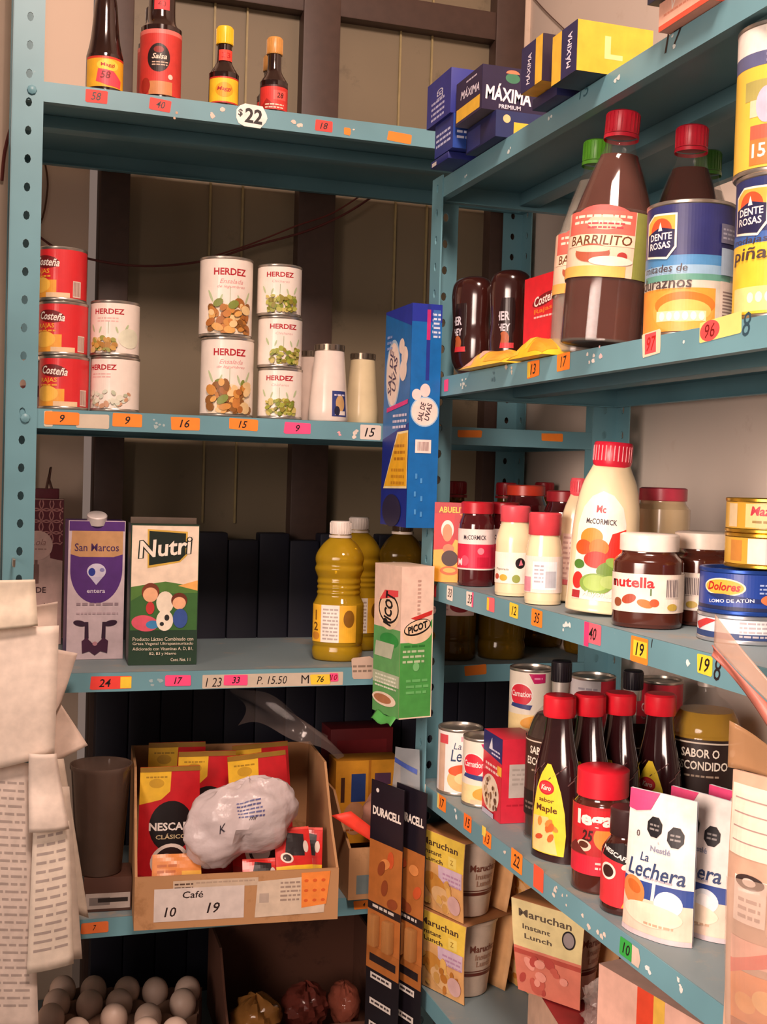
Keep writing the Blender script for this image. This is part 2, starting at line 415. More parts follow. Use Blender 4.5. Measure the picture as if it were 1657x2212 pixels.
# left unit, third shelf
sticker(3, 'L', 240, 1475, 5.5, 1.8, RD, None, extra=lambda b, A, B: b.rect(A-1.5, -B+.1, A, B-.1, C(YE, .6)).text('24', -A+1.9, 0, 1.1, INK, bold=.012, shear=.2))
peel(3, 'L', 335, 1477, 4, '9db3b6')
sticker(3, 'L', 592, 1469, 20.6, 1.9, 'c9baa6', None, cut=.06, extra=lambda b, A, B: b.text('P. 15.50', -.3, 0, 1.15, INK, w=4.4, shear=.2).text('M', 4.6, 0, 1.2, INK).text('1 23', -8.7, -.1, 1.3, INK, w=2.3, shear=.2))
sticker(3, 'L', 385, 1470, 3.6, 1.5, PK, '17', lift=9); sticker(3, 'L', 509, 1469, 3.5, 1.5, PK, '33', lift=9)
sticker(3, 'L', 692, 1467, 3.0, 1.4, YE, '76', lift=9); sticker(3, 'L', 721, 1463, 1.3, 1.3, PK, '10', ink='8c1018', lift=9)
sticker(3, 'L', 782, 1443, 3.6, 3.4, 'c9b09c', cut=.4, extra=lambda b, A, B: b.bars(-A+.4, A-.3, .1, 2, .7, C('8a7767')))
sticker(3, 'L', 1027, 1447, 3.6, 1.5, 'e07820', rot=4)
sticker(4, 'L', 205, 2004, 3.6, 1.5, 'f07a3a', '7', ts=.5); sticker(4, 'L', 786, 1954, 3.2, 1.3, OR, '4', ts=.5)
# right unit
def scr(lev, px, py, t, h=1.3, col='2c3d46', w=None):
    mb = MB(); mb.on(flat(on_x(px, py, XR-.02), (0, -1, 0))); mb.text(t, 0, 0, h, C(col, .6), w=w, shear=.2); return mb.build('pen_mark', RS[lev])
scr(1, 1262, 195, '15', 1.4, '2f5f6c', 2.2); scr(1, 1455, 85, '17', 1.7, INK, 3.0)
for px, py in ((1005, 375), (1100, 320), (1187, 250), (1335, 158), (1450, 93)): peel(1, 'R', px, py, 2, 'cdd9d6', .3)
sticker(2, 'R', 964, 832, 1.6, 1.6, PK); peel(2, 'R', 1000, 828, 7, 'd5dcd6', .6); peel(2, 'R', 1068, 812, 5, '5a7c88', .4)
sticker(2, 'R', 1152, 797, 3.2, 1.9, OR, '13', rot=2, extra=lambda b, A, B: b.rect(-A, -B+.1, -A+.8, B-.1, C(YE))); sticker(2, 'R', 1217, 781, 3.2, 1.9, OR, '17', rot=2)
peel(2, 'R', 1100, 800, 4, 'c2b7a4'); peel(2, 'R', 1275, 770, 4, 'dcd5cc'); peel(2, 'R', 1298, 760, 3, 'd4b6b4', .2); peel(2, 'R', 1478, 742, 1, 'dfe4e0', .1)
sticker(2, 'R', 1407, 742, 3.3, 2.2, 'f6d9b8', '97', ink='c01818', rot=3, extra=lambda b, A, B: b.rect(-A+.5, -B+.2, A-.8, B-.1, C('f4545a')))
sticker(2, 'R', 1555, 708, 6.2, 1.8, 'f3dc82', None, rot=3, extra=lambda b, A, B: b.ell(-A+1.6, 0, 1.5, B, C('f25252')).text('96', -A+1.6, 0, 1.2, '7a0c10', shear=.2))
scr(2, 1613, 700, '8', 2.0, '2a4a58', 1.2)
sticker(3, 'R', 936, 1275, 2.4, 1.7, 'ee3a44'); sticker(3, 'R', 972, 1281, 2.2, 1.9, WH, '33'); sticker(3, 'R', 1015, 1294, 2.4, 1.9, WH, '33', extra=lambda b, A, B: b.rect(A-.5, -B, A, B, C(PK)))
sticker(3, 'R', 1060, 1306, 2.4, 1.7, 'ff6a72', extra=lambda b, A, B: b.rect(-A, -B+.1, -A+.7, B-.1, C(YE)))
sticker(3, 'R', 1110, 1319, 2.5, 1.7, YE, '12'); sticker(3, 'R', 1160, 1335, 2.8, 1.9, OR, '35'); peel(3, 'R', 1222, 1352, 6, 'dfe6e2', .5)
sticker(3, 'R', 1280, 1369, 3.6, 2.1, 'ff6a7a', '40', extra=lambda b, A, B: b.rect(-A, -B-.4, -A+1.0, B, C('ff3f7a')))
sticker(3, 'R', 1381, 1404, 3.2, 2.5, OR, None, extra=lambda b, A, B: b.rect(-A+.5, -B+.6, A-.2, B-.4, C(YE)).text('19', .1, .05, 1.3, INK, bold=.015, shear=.2)); scr(3, 1408, 1390, 'I', .8, INK, .3)
sticker(3, 'R', 1522, 1436, 2.3, 1.7, 'ffd23a', '19', ts=.75); scr(3, 1550, 1446, '8', 2.0, INK, 1.1); peel(3, 'R', 1487, 1430, 1, 'e6ecea', .1)
sticker(4, 'R', 914, 1704, 2.2, 1.9, 'e9e4d4'); sticker(4, 'R', 955, 1735, 3.0, 2.0, OR, '17', extra=lambda b, A, B: b.rect(-A-.3, -B, -A+.3, B, C('f3da7a'))); peel(4, 'R', 985, 1757, 2, 'e6ecea', .15)
sticker(4, 'R', 1010, 1777, 2.6, 2.0, 'ff7a2c', '15'); sticker(4, 'R', 1052, 1812, 2.6, 1.9, OR, '13', ink='7a1a10', extra=lambda b, A, B: b.rect(-A-.3, B-.9, -A+.9, B+.3, C('f5d95c')))
sticker(4, 'R', 1116, 1860, 3.2, 2.3, OR, '22'); sticker(4, 'R', 1163, 1898, 2.6, 2.6, 'ff5c3c'); peel(4, 'R', 1086, 1832, 2)
for px, py in ((1198, 1925), (1222, 1945), (1265, 1985), (1300, 2010)): peel(4, 'R', px, py, 3, 'dccfc2', .4)
sticker(4, 'R', 1352, 2050, 2.3, 1.8, GR, '10', extra=lambda b, A, B: b.poly([(A, -B), (A+1.3, -B), (A+1.6, 0), (A+1.2, B), (A, B)], C('dcc7b6')))
peel(4, 'R', 1400, 2090, 2, 'dfe8e6', .2); peel(4, 'R', 1470, 2130, 4, 'e8e6e0', .2)

# ------------------------------------------------------------ goods: builders
def scale_at(loc): return proj(loc)[2]
def can(name, label, cat, loc, r, h, art, deg=0, group=None, tilt=(0, 0), rim=.35, metal=STEEL):
    t = thing(name, label, cat, loc, face(loc, deg), group, tilt)
    b = MB(); b.lathe([(0, .25), (r*.86, .25), (r*.9, .02), (r*.985, 0), (r, .08), (r, .3), (r*.975, .42), (r*.975, h-.42), (r, h-.3), (r, h-.06), (r*.985, h), (r*.92, h-.02), (r*.9, h-.32), (0, h-.32)], metal, 48); b.build('tin', t)
    l = MB(); R = r*.985; l.on(cyl(R, sx=1), .3)
    l.vlim = (rim+.05, h-rim-.05); art(l, R, rim+.05, h-rim-.05); l.build('label', t); return t
def sleeve(l, R, v0, v1, col): l.rect(-pi*R, v0, pi*R, v1, C(col, .4, 0, .04, coat=.2))
def box_thing(name, label, cat, loc, w, d, h, rz, body, front=None, side=None, top=None, under=None, left=None, group=None, tilt=(0, 0), part='carton'):
    """loc is the centre of the front face's foot; local -Y is the front, +X its right-hand end, art callbacks get (mb, width, height) from the lower left corner"""
    t = thing(name, label, cat, loc, rz, group, tilt); b = MB(); b.box(-w/2, w/2, 0, d, 0, h, body if not isinstance(body, str) else C(body, .45, 0, .05), .08)
    if front: b.layer = 0; b.on(flat((-w/2, -.01, 0))); front(b, w, h)
    if side: b.layer = 0; b.on(flat((w/2+.01, 0, 0), (0, 1, 0))); side(b, d, h)
    if left: b.layer = 0; b.on(flat((-w/2-.01, d, 0), (0, -1, 0))); left(b, d, h)
    if top: b.layer = 0; b.on(flat((-w/2, 0, h+.01), (1, 0, 0), (0, 1, 0))); top(b, w, d)
    if under: b.layer = 0; b.on(flat((-w/2, d, -.01), (1, 0, 0), (0, -1, 0))); under(b, w, d)
    b.build(part, t, angle=30); return t
def cap(t, r, z0, z1, col, name='cap', ribs=True, cx=0, cy=0, rough=.35):
    b = MB(); n = 48; vs = []
    pr = [(0, z1), (r*.9, z1), (r, z1-.15), (r, z0+.05), (r*.98, z0), (0, z0)][::-1]
    b.lathe(pr, C(col, rough), 40, cx=cx, cy=cy)
    if ribs:
        for k in range(24):
            a = 2*pi*k/24; b.box(-.05, .05, -r-.05, -r+.05, z0+.1, z1-.25, C(col, rough), 0, Matrix.Translation((cx, cy, 0)) @ Matrix.Rotation(a, 4, 'Z'))
    return b.build(name, t)
def body_lathe(t, prof, mat, name='body', seg=48, sx=1, sy=1, n=2.0):
    b = MB(); b.lathe(prof, mat, seg, sx, sy, n); return b.build(name, t, angle=50)
def cluster(l, u0, v0, u1, v1, cols, n, r0, r1):
    for k in range(n):
        u = random.uniform(u0, u1); v = v0+(v1-v0)*random.random()**1.3; r = random.uniform(r0, r1)
        l.ell(u, v, r, r*random.uniform(.55, .9), random.choice(cols), rot=random.uniform(0, 180), n=10)

# ---------------- left unit, top shelf: sauce bottles
def small_sauce(label, loc, r, h, capcol, lab, deg, stick=None, scaley=1):
    t = thing('sauce_bottle', label, 'bottle', loc, face(loc, deg), 'sauce bottles on the top shelf')
    k = h/11.4
    pr = smooth_prof([(0, .1), (r*.9, 0), (r, .25), (r, 4.3*k), (r*.97, 4.8*k), (r*.62, 6.0*k), (r*.5, 6.8*k), (r*.48, 9.0*k)], 4)
    body_lathe(t, pr, C('24100c', .12, 0, .2, 40, .5)); cap(t, r*.56, 8.9*k, h, capcol)
    l = MB(); l.on(cyl(r+.02), .3); lab(l, r, .35, 4.0*k); l.build('label', t)
    if stick:
        s = MB(); s.on(cyl(r*.56), .3); s.rect(-.9, 6.5*k, 1.3, 8.0*k, C('ff4a3a', .6)); s.text(stick, .2, 7.25*k, .75, 'c00d10', w=1.3, bold=.01); s.build('price_sticker', t)
    return t
def lab_yellow(l, r, v0, v1):
    l.rect(-1.25*r, v0, 1.25*r, v1, C('f6c92e', .5)); l.rect(-1.25*r, v1-.22, 1.25*r, v1, C('c8382a')); l.rect(-1.25*r, v0, 1.25*r, v0+.2, C('c8382a'))
    l.ell(0, (v0+v1)/2, r*.62, (v1-v0)*.28, 'f3a41e'); l.text('Maggi', 0, (v0+v1)/2+.05, .7, 'b3261c', w=r*1.0, bold=.02, shear=.2)
def lab_red(l, r, v0, v1):
    l.rect(-1.3*r, v0, 1.3*r, v1, C('d8352e', .5)); l.rect(-1.3*r, v1-.25, 1.3*r, v1, C('3a1210')); l.rect(-.1*r, v1*.45, .9*r, v1*.8, C('f4574f')); l.text('28', .4*r, v1*.62, .75, '3a0c0c', bold=.015, shear=.2)
    l.poly([(-1.2*r, v0), (.2*r, v0+.2), (-.6*r, v1*.5)], C('a81f1c')); l.bars(-.7*r, .7*r, v0+.6, 2, .4, C('f5d6c0'))
def big_sauce(label, loc, r, h, deg, yellow):
    t = thing('sauce_bottle', label, 'bottle', loc, face(loc, deg), 'sauce bottles on the top shelf')
    if yellow: pr = [(0, .1), (r*.92, 0), (r, .3), (r, 4.6), (r*.98, 5.2), (r*.85, 6.6), (r*.74, 8.5), (r*.62, 12), (r*.5, 14), (r*.48, h-2)]
    else: pr = [(0, .1), (r*.92, 0), (r, .3), (r, 9.2), (r*.97, 9.7), (r*.72, 10.8), (r*.66, 12), (r*.64, h-2)]
    body_lathe(t, smooth_prof(pr, 3), C('2a1612', .12, 0, .2, 40, .5)); cap(t, r*.62, h-2.2, h, 'e9b930' if yellow else '2b1a18')
    l = MB(); l.on(cyl(r+.02), .3)
    if yellow:
        l.rect(-1.3*r, .5, 1.3*r, 4.6, C('f2b62c', .5)); l.rect(-1.3*r, 4.3, 1.3*r, 4.6, C('d8402c')); l.ell(.2, 3.4, 1.5, .8, 'f8d44a'); l.text('Maggi', .2, 3.4, .6, 'b3261c', w=1.9, bold=.02)
        l.poly([(-1.4, 1.2), (-1.1, 2.9), (1.0, 2.7), (2.3, 1.6), (2.2, .6), (.2, .7)], C('ff4a5a')); l.text('58', -.1, 2.1, 1.0, '7a1014', bold=.02, shear=.2)
    else:
        l.rect(-1.5*r, .4, 1.5*r, 9.3, C('cf3a32', .5)); l.rect(-1.5*r, 8.7, 1.5*r, 9.3, C('e8756c')); l.ell(-.3, 5.4, 1.6, 1.95, '241212'); l.ell(-.3, 6.5, .7, .45, '8f2a22')
        l.text('Salsa', -.2, 5.6, .75, 'f0dcc8', w=2.1, bold=.02, shear=.3); l.bars(-1.2, 1.0, 4.7, 2, .35, C('d9b9a2')); l.rect(-1.6, .4, 1.7, 2.2, C('cf8a56')); l.ell(1.4, 2.9, .35, .35, 'f3d9c9'); l.ell(-2.2, 1.6, .8, 1.1, 'a22820')
        s = MB(); s.on(cyl(r*.66), .3); s.rect(-1.1, 12.3, 1.1, 14, C('ff4a4f', .6)); s.text('40', 0, 13.1, .8, '8c1014'); s.build('price_sticker', t)
    l.build('label', t); return t
z = ZL[1]+.05
big_sauce('tall dark sauce bottle with yellow label, leftmost on the top shelf, cut by the frame', LX(225, 3.2, z), 2.5, 19, 5, True)
small_sauce('yellow-capped sauce bottle mostly hidden behind the leftmost dark bottle of the top shelf', LX(218, 9.5, z), 1.9, 12.4, 'f0c02a', lab_yellow, 0)
big_sauce('dark bottle with big red label and black oval on the top shelf', LX(345, 3.6, z), 2.85, 16.5, 0, False)
big_sauce('red-labelled bottle standing right behind the one with the black oval', LX(336, 10.5, z), 2.75, 15.5, 0, False)
small_sauce('small dark bottle with yellow cap, yellow label and a red price sticker on its neck', LX(482, 2.8, z), 2.1, 11.4, 'f3c928', lab_yellow, 3, '33')
small_sauce('small dark bottle with tan cap and red label, rightmost on the top shelf', LX(590, 2.8, z), 2.0, 10.9, 'c9924a', lab_red, 5)
small_sauce('small dark bottle hidden behind the tan-capped one on the top shelf', LX(581, 9, z), 1.9, 10.4, 'a87a40', lab_red, 0)

# ---------------- left unit, second shelf: canned food
def art_red(l, R, v0, v1):
    sleeve(l, R, v0, v1, 'd82a30'); h = v1-v0
    l.rect(-1.4*R, v0, -.05*R, v0+.36*h, C('f0a63a')); l.rect(-.5*R, v0, .5*R, v0+.1*h, C('e8c9a0')); l.ell(-.85*R, v0+.26*h, .55*R, .17*h, 'f6c04e')
    l.ell(-.55*R, v0+.74*h, .62*R, .13*h, '6f1418', rot=-6); l.text('Costeña', -.5*R, v0+.74*h, .17*h, 'f7ece2', w=1.15*R, bold=.02, shear=.25, rot=-5)
    l.text('RAJAS', -.75*R, v0+.53*h, .12*h, 'f7b23c', w=.8*R, bold=.01); l.bars(-1.2*R, -.3*R, v0+.42*h, 1, .5, C('f2a63a'))
    l.rect(.62*R, v0+.02*h, 1.0*R, v0+.36*h, C('e4cfc0')); l.stripes(.64*R, v0+.04*h, .98*R, v0+.34*h, 9, C('a07a70'))
def art_herdez(l, R, v0, v1, kind, tu):
    sleeve(l, R, v0, v1, 'efe4d8'); h = v1-v0
    l.text('HERDEZ', tu, v0+.83*h, .095*h if h > 9 else .11*h, 'b01828', w=1.28*R, bold=.03)
    if kind == 'large': l.text('Ensalada', tu+.2, v0+.70*h, .06*h, 'd98c8c', w=.9*R, shear=.3); l.text('de legumbres', tu+.2, v0+.625*h, .05*h, 'd98c8c', w=1.1*R, shear=.3)
    elif kind == 'peas': l.text('Chícharos', tu+.1, v0+.68*h, .055*h, 'd9a0a0', w=.8*R, shear=.2)
    else: l.bars(tu-.5*R, tu+.4*R, v0+.68*h, 2, .4, C('e3b5ae'))
    g = ['7f9a4c', '5f7f38', 'a9b872']
    if kind != 'pale':
        l.rect(tu-.03, v0+.38*h, tu+.03, v0+.62*h, C('7f9a6c'))
        for s in (-1, 1): l.ell(tu+s*.75*R, v0+.5*h, .05*R, .09*h, 'b6c79a', rot=-s*25); l.ell(tu+s*.35*R, v0+.46*h, .04*R, .07*h, 'b6c79a', rot=s*20)
    if kind == 'large':
        l.ell(tu, v0+.14*h, .95*R, .26*h, 'ecdcc0'); cluster(l, tu-.75*R, v0+.04*h, tu+.8*R, v0+.42*h, ['c98a3e', 'a8682e', 'dba65a', 'b5762f', 'e3c48c', '8a5a26', 'c27d3a', '7d8b3c'], 52, .45, .95)
    elif kind == 'peas': cluster(l, tu-.55*R, v0+.05*h, tu+.7*R, v0+.36*h, ['9aa03a', '7b8a2c', 'b3b255', '8a7f2c', 'c9b96a'], 60, .26, .44)
    elif kind == 'mixed':
        l.ell(tu+.9*R, v0+.3*h, .5*R, .2*h, 'dfe0c8'); cluster(l, tu-.7*R, v0+.05*h, tu+.3*R, v0+.3*h, ['c79a4a', 'b07f38', '9a9a4a', 'd8b878'], 44, .3, .6)
    else:
        cluster(l, tu-.6*R, v0+.05*h, tu+1.2*R, v0+.34*h, ['dcdcc8', 'cfd6c2', 'c99a78', 'b8c0a4'], 34, .25, .5)
z = ZL[2]+.05
def stack(px, d, r, h, n, name, labs, art, degs, dx=None, group=None):
    zz = z
    for k in range(n):
        q = LX(px+(dx[k] if dx else 0), d, zz)
        can(name, labs[k], 'can', q, r, h, art[k] if isinstance(art, list) else art, degs[k], group); zz += h+.05
pos = ('bottom', 'middle', 'top')
stack(137, 3.7, 3.35, 7.25, 3, 'food_can', ['red chilli can with yellow base, %s of the stack of three by the left post' % p for p in pos], art_red, (4, 0, -10), (0, -2, -4), 'red cans stacked by the post')
stack(247, 3.7, 3.4, 7.55, 2, 'food_can', ['white vegetable can turned to the left, bottom of the pair beside the red cans', 'white vegetable can with red lettering, top of the pair beside the red cans'],
      [lambda l, R, a, b: art_herdez(l, R, a, b, 'pale', -1.6), lambda l, R, a, b: art_herdez(l, R, a, b, 'mixed', -.9)], (-6, 0), None, 'white vegetable cans')
stack(488, 4.1, 3.82, 11.2, 2, 'food_can', ['large white can of mixed vegetables, lower of the two tall cans', 'large white can of mixed vegetables, upper of the two tall cans'],
      lambda l, R, a, b: art_herdez(l, R, a, b, 'large', .25), (2, 5), (0, -2), 'large white vegetable cans')
stack(603, 3.6, 3.25, 7.3, 3, 'food_can', ['small white can of green peas, %s of the stack of three' % p for p in pos],
      lambda l, R, a, b: art_herdez(l, R, a, b, 'peas', .1), (-3, 8, 0), (0, 0, -1), 'small white pea cans')
q = LX(92, 13, z); can('food_can', 'can mostly hidden behind the left post, next to the red stack', 'can', q, 3.3, 7.3, lambda l, R, a, b: (sleeve(l, R, a, b, 'cbb0a2'), l.rect(-pi*R, a+1.6, pi*R, a+3.2, C('7a3a40'))), 0)
def candle(label, px, d, rb, rt, h, col, lab=False):
    loc = LX(px, d, z); t = thing('glass_candle', label, 'candle', loc, face(loc), 'tapered candles at the end of the can shelf')
    pr = [(0, .05), (rb*.94, 0), (rb, .25), (rb*.97, 2), (rt*1.02, h-1.2), (rt, h-.9)]
    body_lathe(t, pr, see_through(col, .12, .2), 'glass'); b = MB(); b.lathe([(0, h-1.1), (rt*.9, h-1.1), (rt*.9, h-.9)], C('efe2d2', .7), 32); b.build('wax', t)
    b = MB(); b.lathe([(rt+.03, h-.95), (rt+.05, h), (rt*.93, h), (rt*.9, h-.8), (0, h-.8)], C('8f8272', .3, .8), 32)
    for k in range(16):
        a = 2*pi*k/16; b.box(-.12, .12, -rt-.1, -rt+.05, h-.75, h-.1, C('5a5044', .35, .7), 0, Matrix.Rotation(a, 4, 'Z'))
    b.build('rim', t)
    if lab:
        l = MB(); pf = prof_rad(pr); l.on(cyl((rb+rt)/2, lambda v: pf(v)+.04), .3); l.rect(.5, .7, 2.8, 4.4, C('2d3a78')); l.ell(1.7, 2.6, .7, 1.2, 'c9a06a'); l.rect(.9, .9, 2.5, 1.5, C('e6dccf')); l.ell(1.2, 1.5, .4, .7, '1b1c34'); l.bars(.8, 2.5, 3.7, 1, .5, C('d8d0e0')); l.build('label', t)
candle('white tapered candle with a blue label, in front of the others', 708, 3.4, 2.95, 2.15, 11.2, 'f0e2d6', True)
candle('white tapered candle half hidden behind the pea cans', 668, 10, 2.6, 1.9, 10.8, 'e6d2c4')
candle('yellowish tapered candle, rightmost beside the blue box', 780, 7, 2.6, 1.85, 10.6, 'e3d2aa')

# ---------------- left unit, third shelf: cartons and oil
z = ZL[3]+.05
loc = on_z(88, 1392, z)
t = thing('bottle_bag', 'tall pink gift carton with maroon lattice top, half hidden behind the left post and receipts', 'carton', loc, radians(-4)); b = MB()
w, d, h = 6.1, 5.0, 24.5; pink = C('dcb8ae', .6)
b.box(-w/2, w/2, 0, d, 0, h-1.6, pink, .1); b.box(-w/2+1.7, w/2-.8, .8, d-.8, h-1.6, h, C('6e2634', .6), .15)
b.layer = 0; b.on(flat((-w/2, -.01, 0))); b.rect(0, 15.6, w, h-1.7, C('6a2230', .6)); b.poly([(w-2.1, 15.7), (w-1.9, 13.6), (w, 13.2), (w, 15.7)], C('6a2230', .6))
for i in range(-1, 5):
    for j in range(5):
        cu, cv = i*1.55+.4, 14.9+j*1.8
        for a in range(0, 360, 30):
            p = [(cu+1.1*cos(radians(a+k)), cv+1.1*sin(radians(a+k))) for k in (0, 30)]
            if all(.05 < x < w-.05 and 15.7 < y < h-1.8 for x, y in p):
                nx, ny = cos(radians(a+15))*.09, sin(radians(a+15))*.09; b.layer = 3
                b.poly([(p[0][0]-nx, p[0][1]-ny), (p[1][0]-nx, p[1][1]-ny), (p[1][0]+nx, p[1][1]+ny), (p[0][0]+nx, p[0][1]+ny)], C('c98a86'))
b.layer = 6; b.ell(2.3, 15.6, 2.25, 2.3, 'e6bfb4'); b.text('Lola', 2.4, 16.1, 1.0, 'a8766c', w=2.2, shear=.3); b.bars(1.0, 3.6, 14.9, 1, .5, C('b98e84')); b.rect(1.6, 9.6, 2.5, 12.6, C('8f6a62')); b.rect(1.85, 12.6, 2.25, 13.3, C('8f6a62'))
b.text('DE', 2.9, 8.6, .9, '4a2a30', bold=.01); b.text('YA', 4.0, 6.2, .7, '5a3a3c', bold=.01); b.text('RA', 4.0, 5.3, .7, '5a3a3c', bold=.01); b.bars(2.9, 4.8, 3.2, 2, .5, C('4a2a30')); b.build('carton', t)
b = MB(); b.tube([(.3, 1, h-.2), (.6, 1.2, h+1.6), (.9, 1.2, h+3.3), (.7, 1.4, h+1.4), (1.2, 1.2, h-.2)], .22, C('6a4a40', .8)); b.build('cord', t)

loc = on_z(204, 1424, z); loc = (loc[0], loc[1], z)
def purple(b, w, h):
    b.rect(0, 0, w, h, C('d9c6cc', .5)); b.ell(w/2, h-7.2, w*.46, 4.9, '5c3480', a0=180, a1=360); b.rect(w*.04, h-7.2, w*.96, h-4.2, C('5c3480')); b.rect(.1, h-1.5, w-.1, h-.1, C('5c3480'))
    b.poly([(w*.04, h-4.9), (w*.06, h-1.5), (w*.96, h-1.5), (w*.96, h-4.9), (w*.8, h-5.3), (w*.2, h-5.3)], C('d2a070')); b.text('San Marcos', w*.5, h-3.9, 1.15, '4b2a5e', w=w*.78, bold=.01)
    b.ell(w*.5, h-7.4, 1.35, 1.15, 'ddd6ea'); b.ell(w*.42, h-7.5, .5, .6, '2f3f9a'); b.ell(w*.6, h-7.2, .35, .3, '8f8ac0'); b.poly([(w*.38, h-8.2), (w*.62, h-8.2), (w*.5, h-9.4)], C('cfc9e4')); b.text('entera', w*.5, h-10.3, .55, 'e9dff2', w=2.6, bold=.01)
    b.bars(w*.16, w*.9, 7.9, 1, .9, C('a48f98')); b.bars(w*.16, w*.9, 6.6, 1, .6, C('bfa8b0'))
    k = C('3a2238')
    for s in (-1, 1):
        b.ell(w*.5+s*2.2, 5.3, .95, .42, '3a2238', rot=s*12); b.poly([(w*.5+s*1.0, 5.5), (w*.5+s*1.5, 5.5), (w*.5+s*1.5, 2.9), (w*.5+s*.9, 3.1)][::s], k)
    b.poly([(w*.5-1.9, 2.7), (w*.5-1.2, 3.2), (w*.5-.4, 2.4), (w*.5+.4, 2.4), (w*.5+1.2, 3.2), (w*.5+1.9, 2.7), (w*.5+1.8, .9), (w*.5+.8, 1.2), (w*.5, .6), (w*.5-.8, 1.2), (w*.5-1.8, .9)], C('4a2340')); b.ell(w*.5, 2.3, .35, .3, 'c98f9a')
t = box_thing('milk_carton', 'pale purple milk carton with white screw cap and a cow face', 'carton', loc, 8.1, 6.6, 20.3, radians(1), '5c3480', purple, lambda b, w, h: b.rect(0, 0, w, h, C('cdbac2')))
b = MB(); b.lathe([(1.45, 0), (1.45, 1.15), (1.3, 1.3), (0, 1.3)], C('e6dcd8', .4), 28)
o = b.build('screw_cap', t, (0, 1.0, 20.0), 0, (radians(22), 0))
loc = on_z(351, 1436, z)
def nutri(b, w, h):
    b.rect(0, 0, w, h, C('1f3a28', .5)); b.rect(.15, h-11.5, w-.1, h-.2, C('f1dcc4', .5)); b.poly([(.15, h-11.8), (.15, h-9.0), (2.5, h-8.6), (5, h-8.2), (7.5, h-8.6), (w-.1, h-9.2), (w-.1, h-13.2), (.15, h-13.4)], C('55803a'))
    b.poly([(.15, h-11), (2.5, h-9.6), (6, h-9.9), (w-.1, h-9.8), (w-.1, h-15.2), (.15, h-15.2)], C('3c6a34')); b.poly([(w*.7, h-8.8), (w-.1, h-8), (w-.1, h-9.5)], C('f0b060'))
    b.poly([(2.3, h-.7), (8.0, h-1.0), (8.0, h-4.4), (7.0, h-5.4), (2.4, h-6.3)], C('d8b04a')); b.poly([(2.55, h-.95), (7.75, h-1.25), (7.75, h-4.3), (6.9, h-5.2), (2.6, h-5.9)], C('16241c'))
    b.text('Nutri', w*.5, h-3.3, 2.7, '16241c', w=8.0, bold=.075, shear=.15, rot=6); b.text('Nutri', w*.5, h-3.3, 2.5, 'f6ead8', w=7.6, bold=.02, shear=.15, rot=6)
    # picture: plain shapes in the colours of the printed drawing
    b.ell(2.2, h-14.2, 1.9, 1.15, 'd9586a', rot=-8); b.ell(3.3, h-14.4, .95, .6, '3f86b8'); b.ell(5.0, h-11.2, 1.25, 1.6, 'f0e2cc'); b.ell(5.0, h-13.8, 1.2, 1.5, 'f3e7d2'); b.ell(5.3, h-13.4, .35, .45, '2a2a2a'); b.ell(4.6, h-14.3, .3, .3, '2a2a2a')
    b.ell(2.9, h-9.7, 1.25, 1.3, '7a3a24'); b.ell(2.9, h-10.1, 1.05, 1.05, 'efb48a'); b.ell(7.0, h-10.9, 1.15, 1.1, '6a2e1e'); b.ell(7.0, h-11.3, .95, .9, 'efb48a'); b.ell(7.2, h-13.5, 1.05, 1.4, '37549a'); b.ell(2.9, h-12.0, .6, .9, 'c83a3a')
    for i, s in enumerate(('Producto Lácteo Combinado con', 'Grasa Vegetal Ultrapasteurizado', 'Adicionado con Vitaminas A, D, B1,', 'B2, B3 y Hierro')): b.text(s, w*.5, 3.75-i*.72, .52, 'efe0c8', w=8.6 if i < 3 else 3.8)
    b.text('Cont. Net. 1 l', w*.76, .75, .45, 'efe0c8', w=2.8)
t = box_thing('milk_carton', 'green and cream milk carton with big slanted name in a black frame', 'carton', loc, 9.7, 6.4, 20.2, radians(-2), '2a3a2c', nutri, lambda b, w, h: b.rect(0, 0, w, h, C('22362a')))
b = MB(); b.box(-4.75, 4.75, 2.9, 3.2, 20.1, 21.1, C('5a4c40', .6), .05); b.build('top_seal', t)

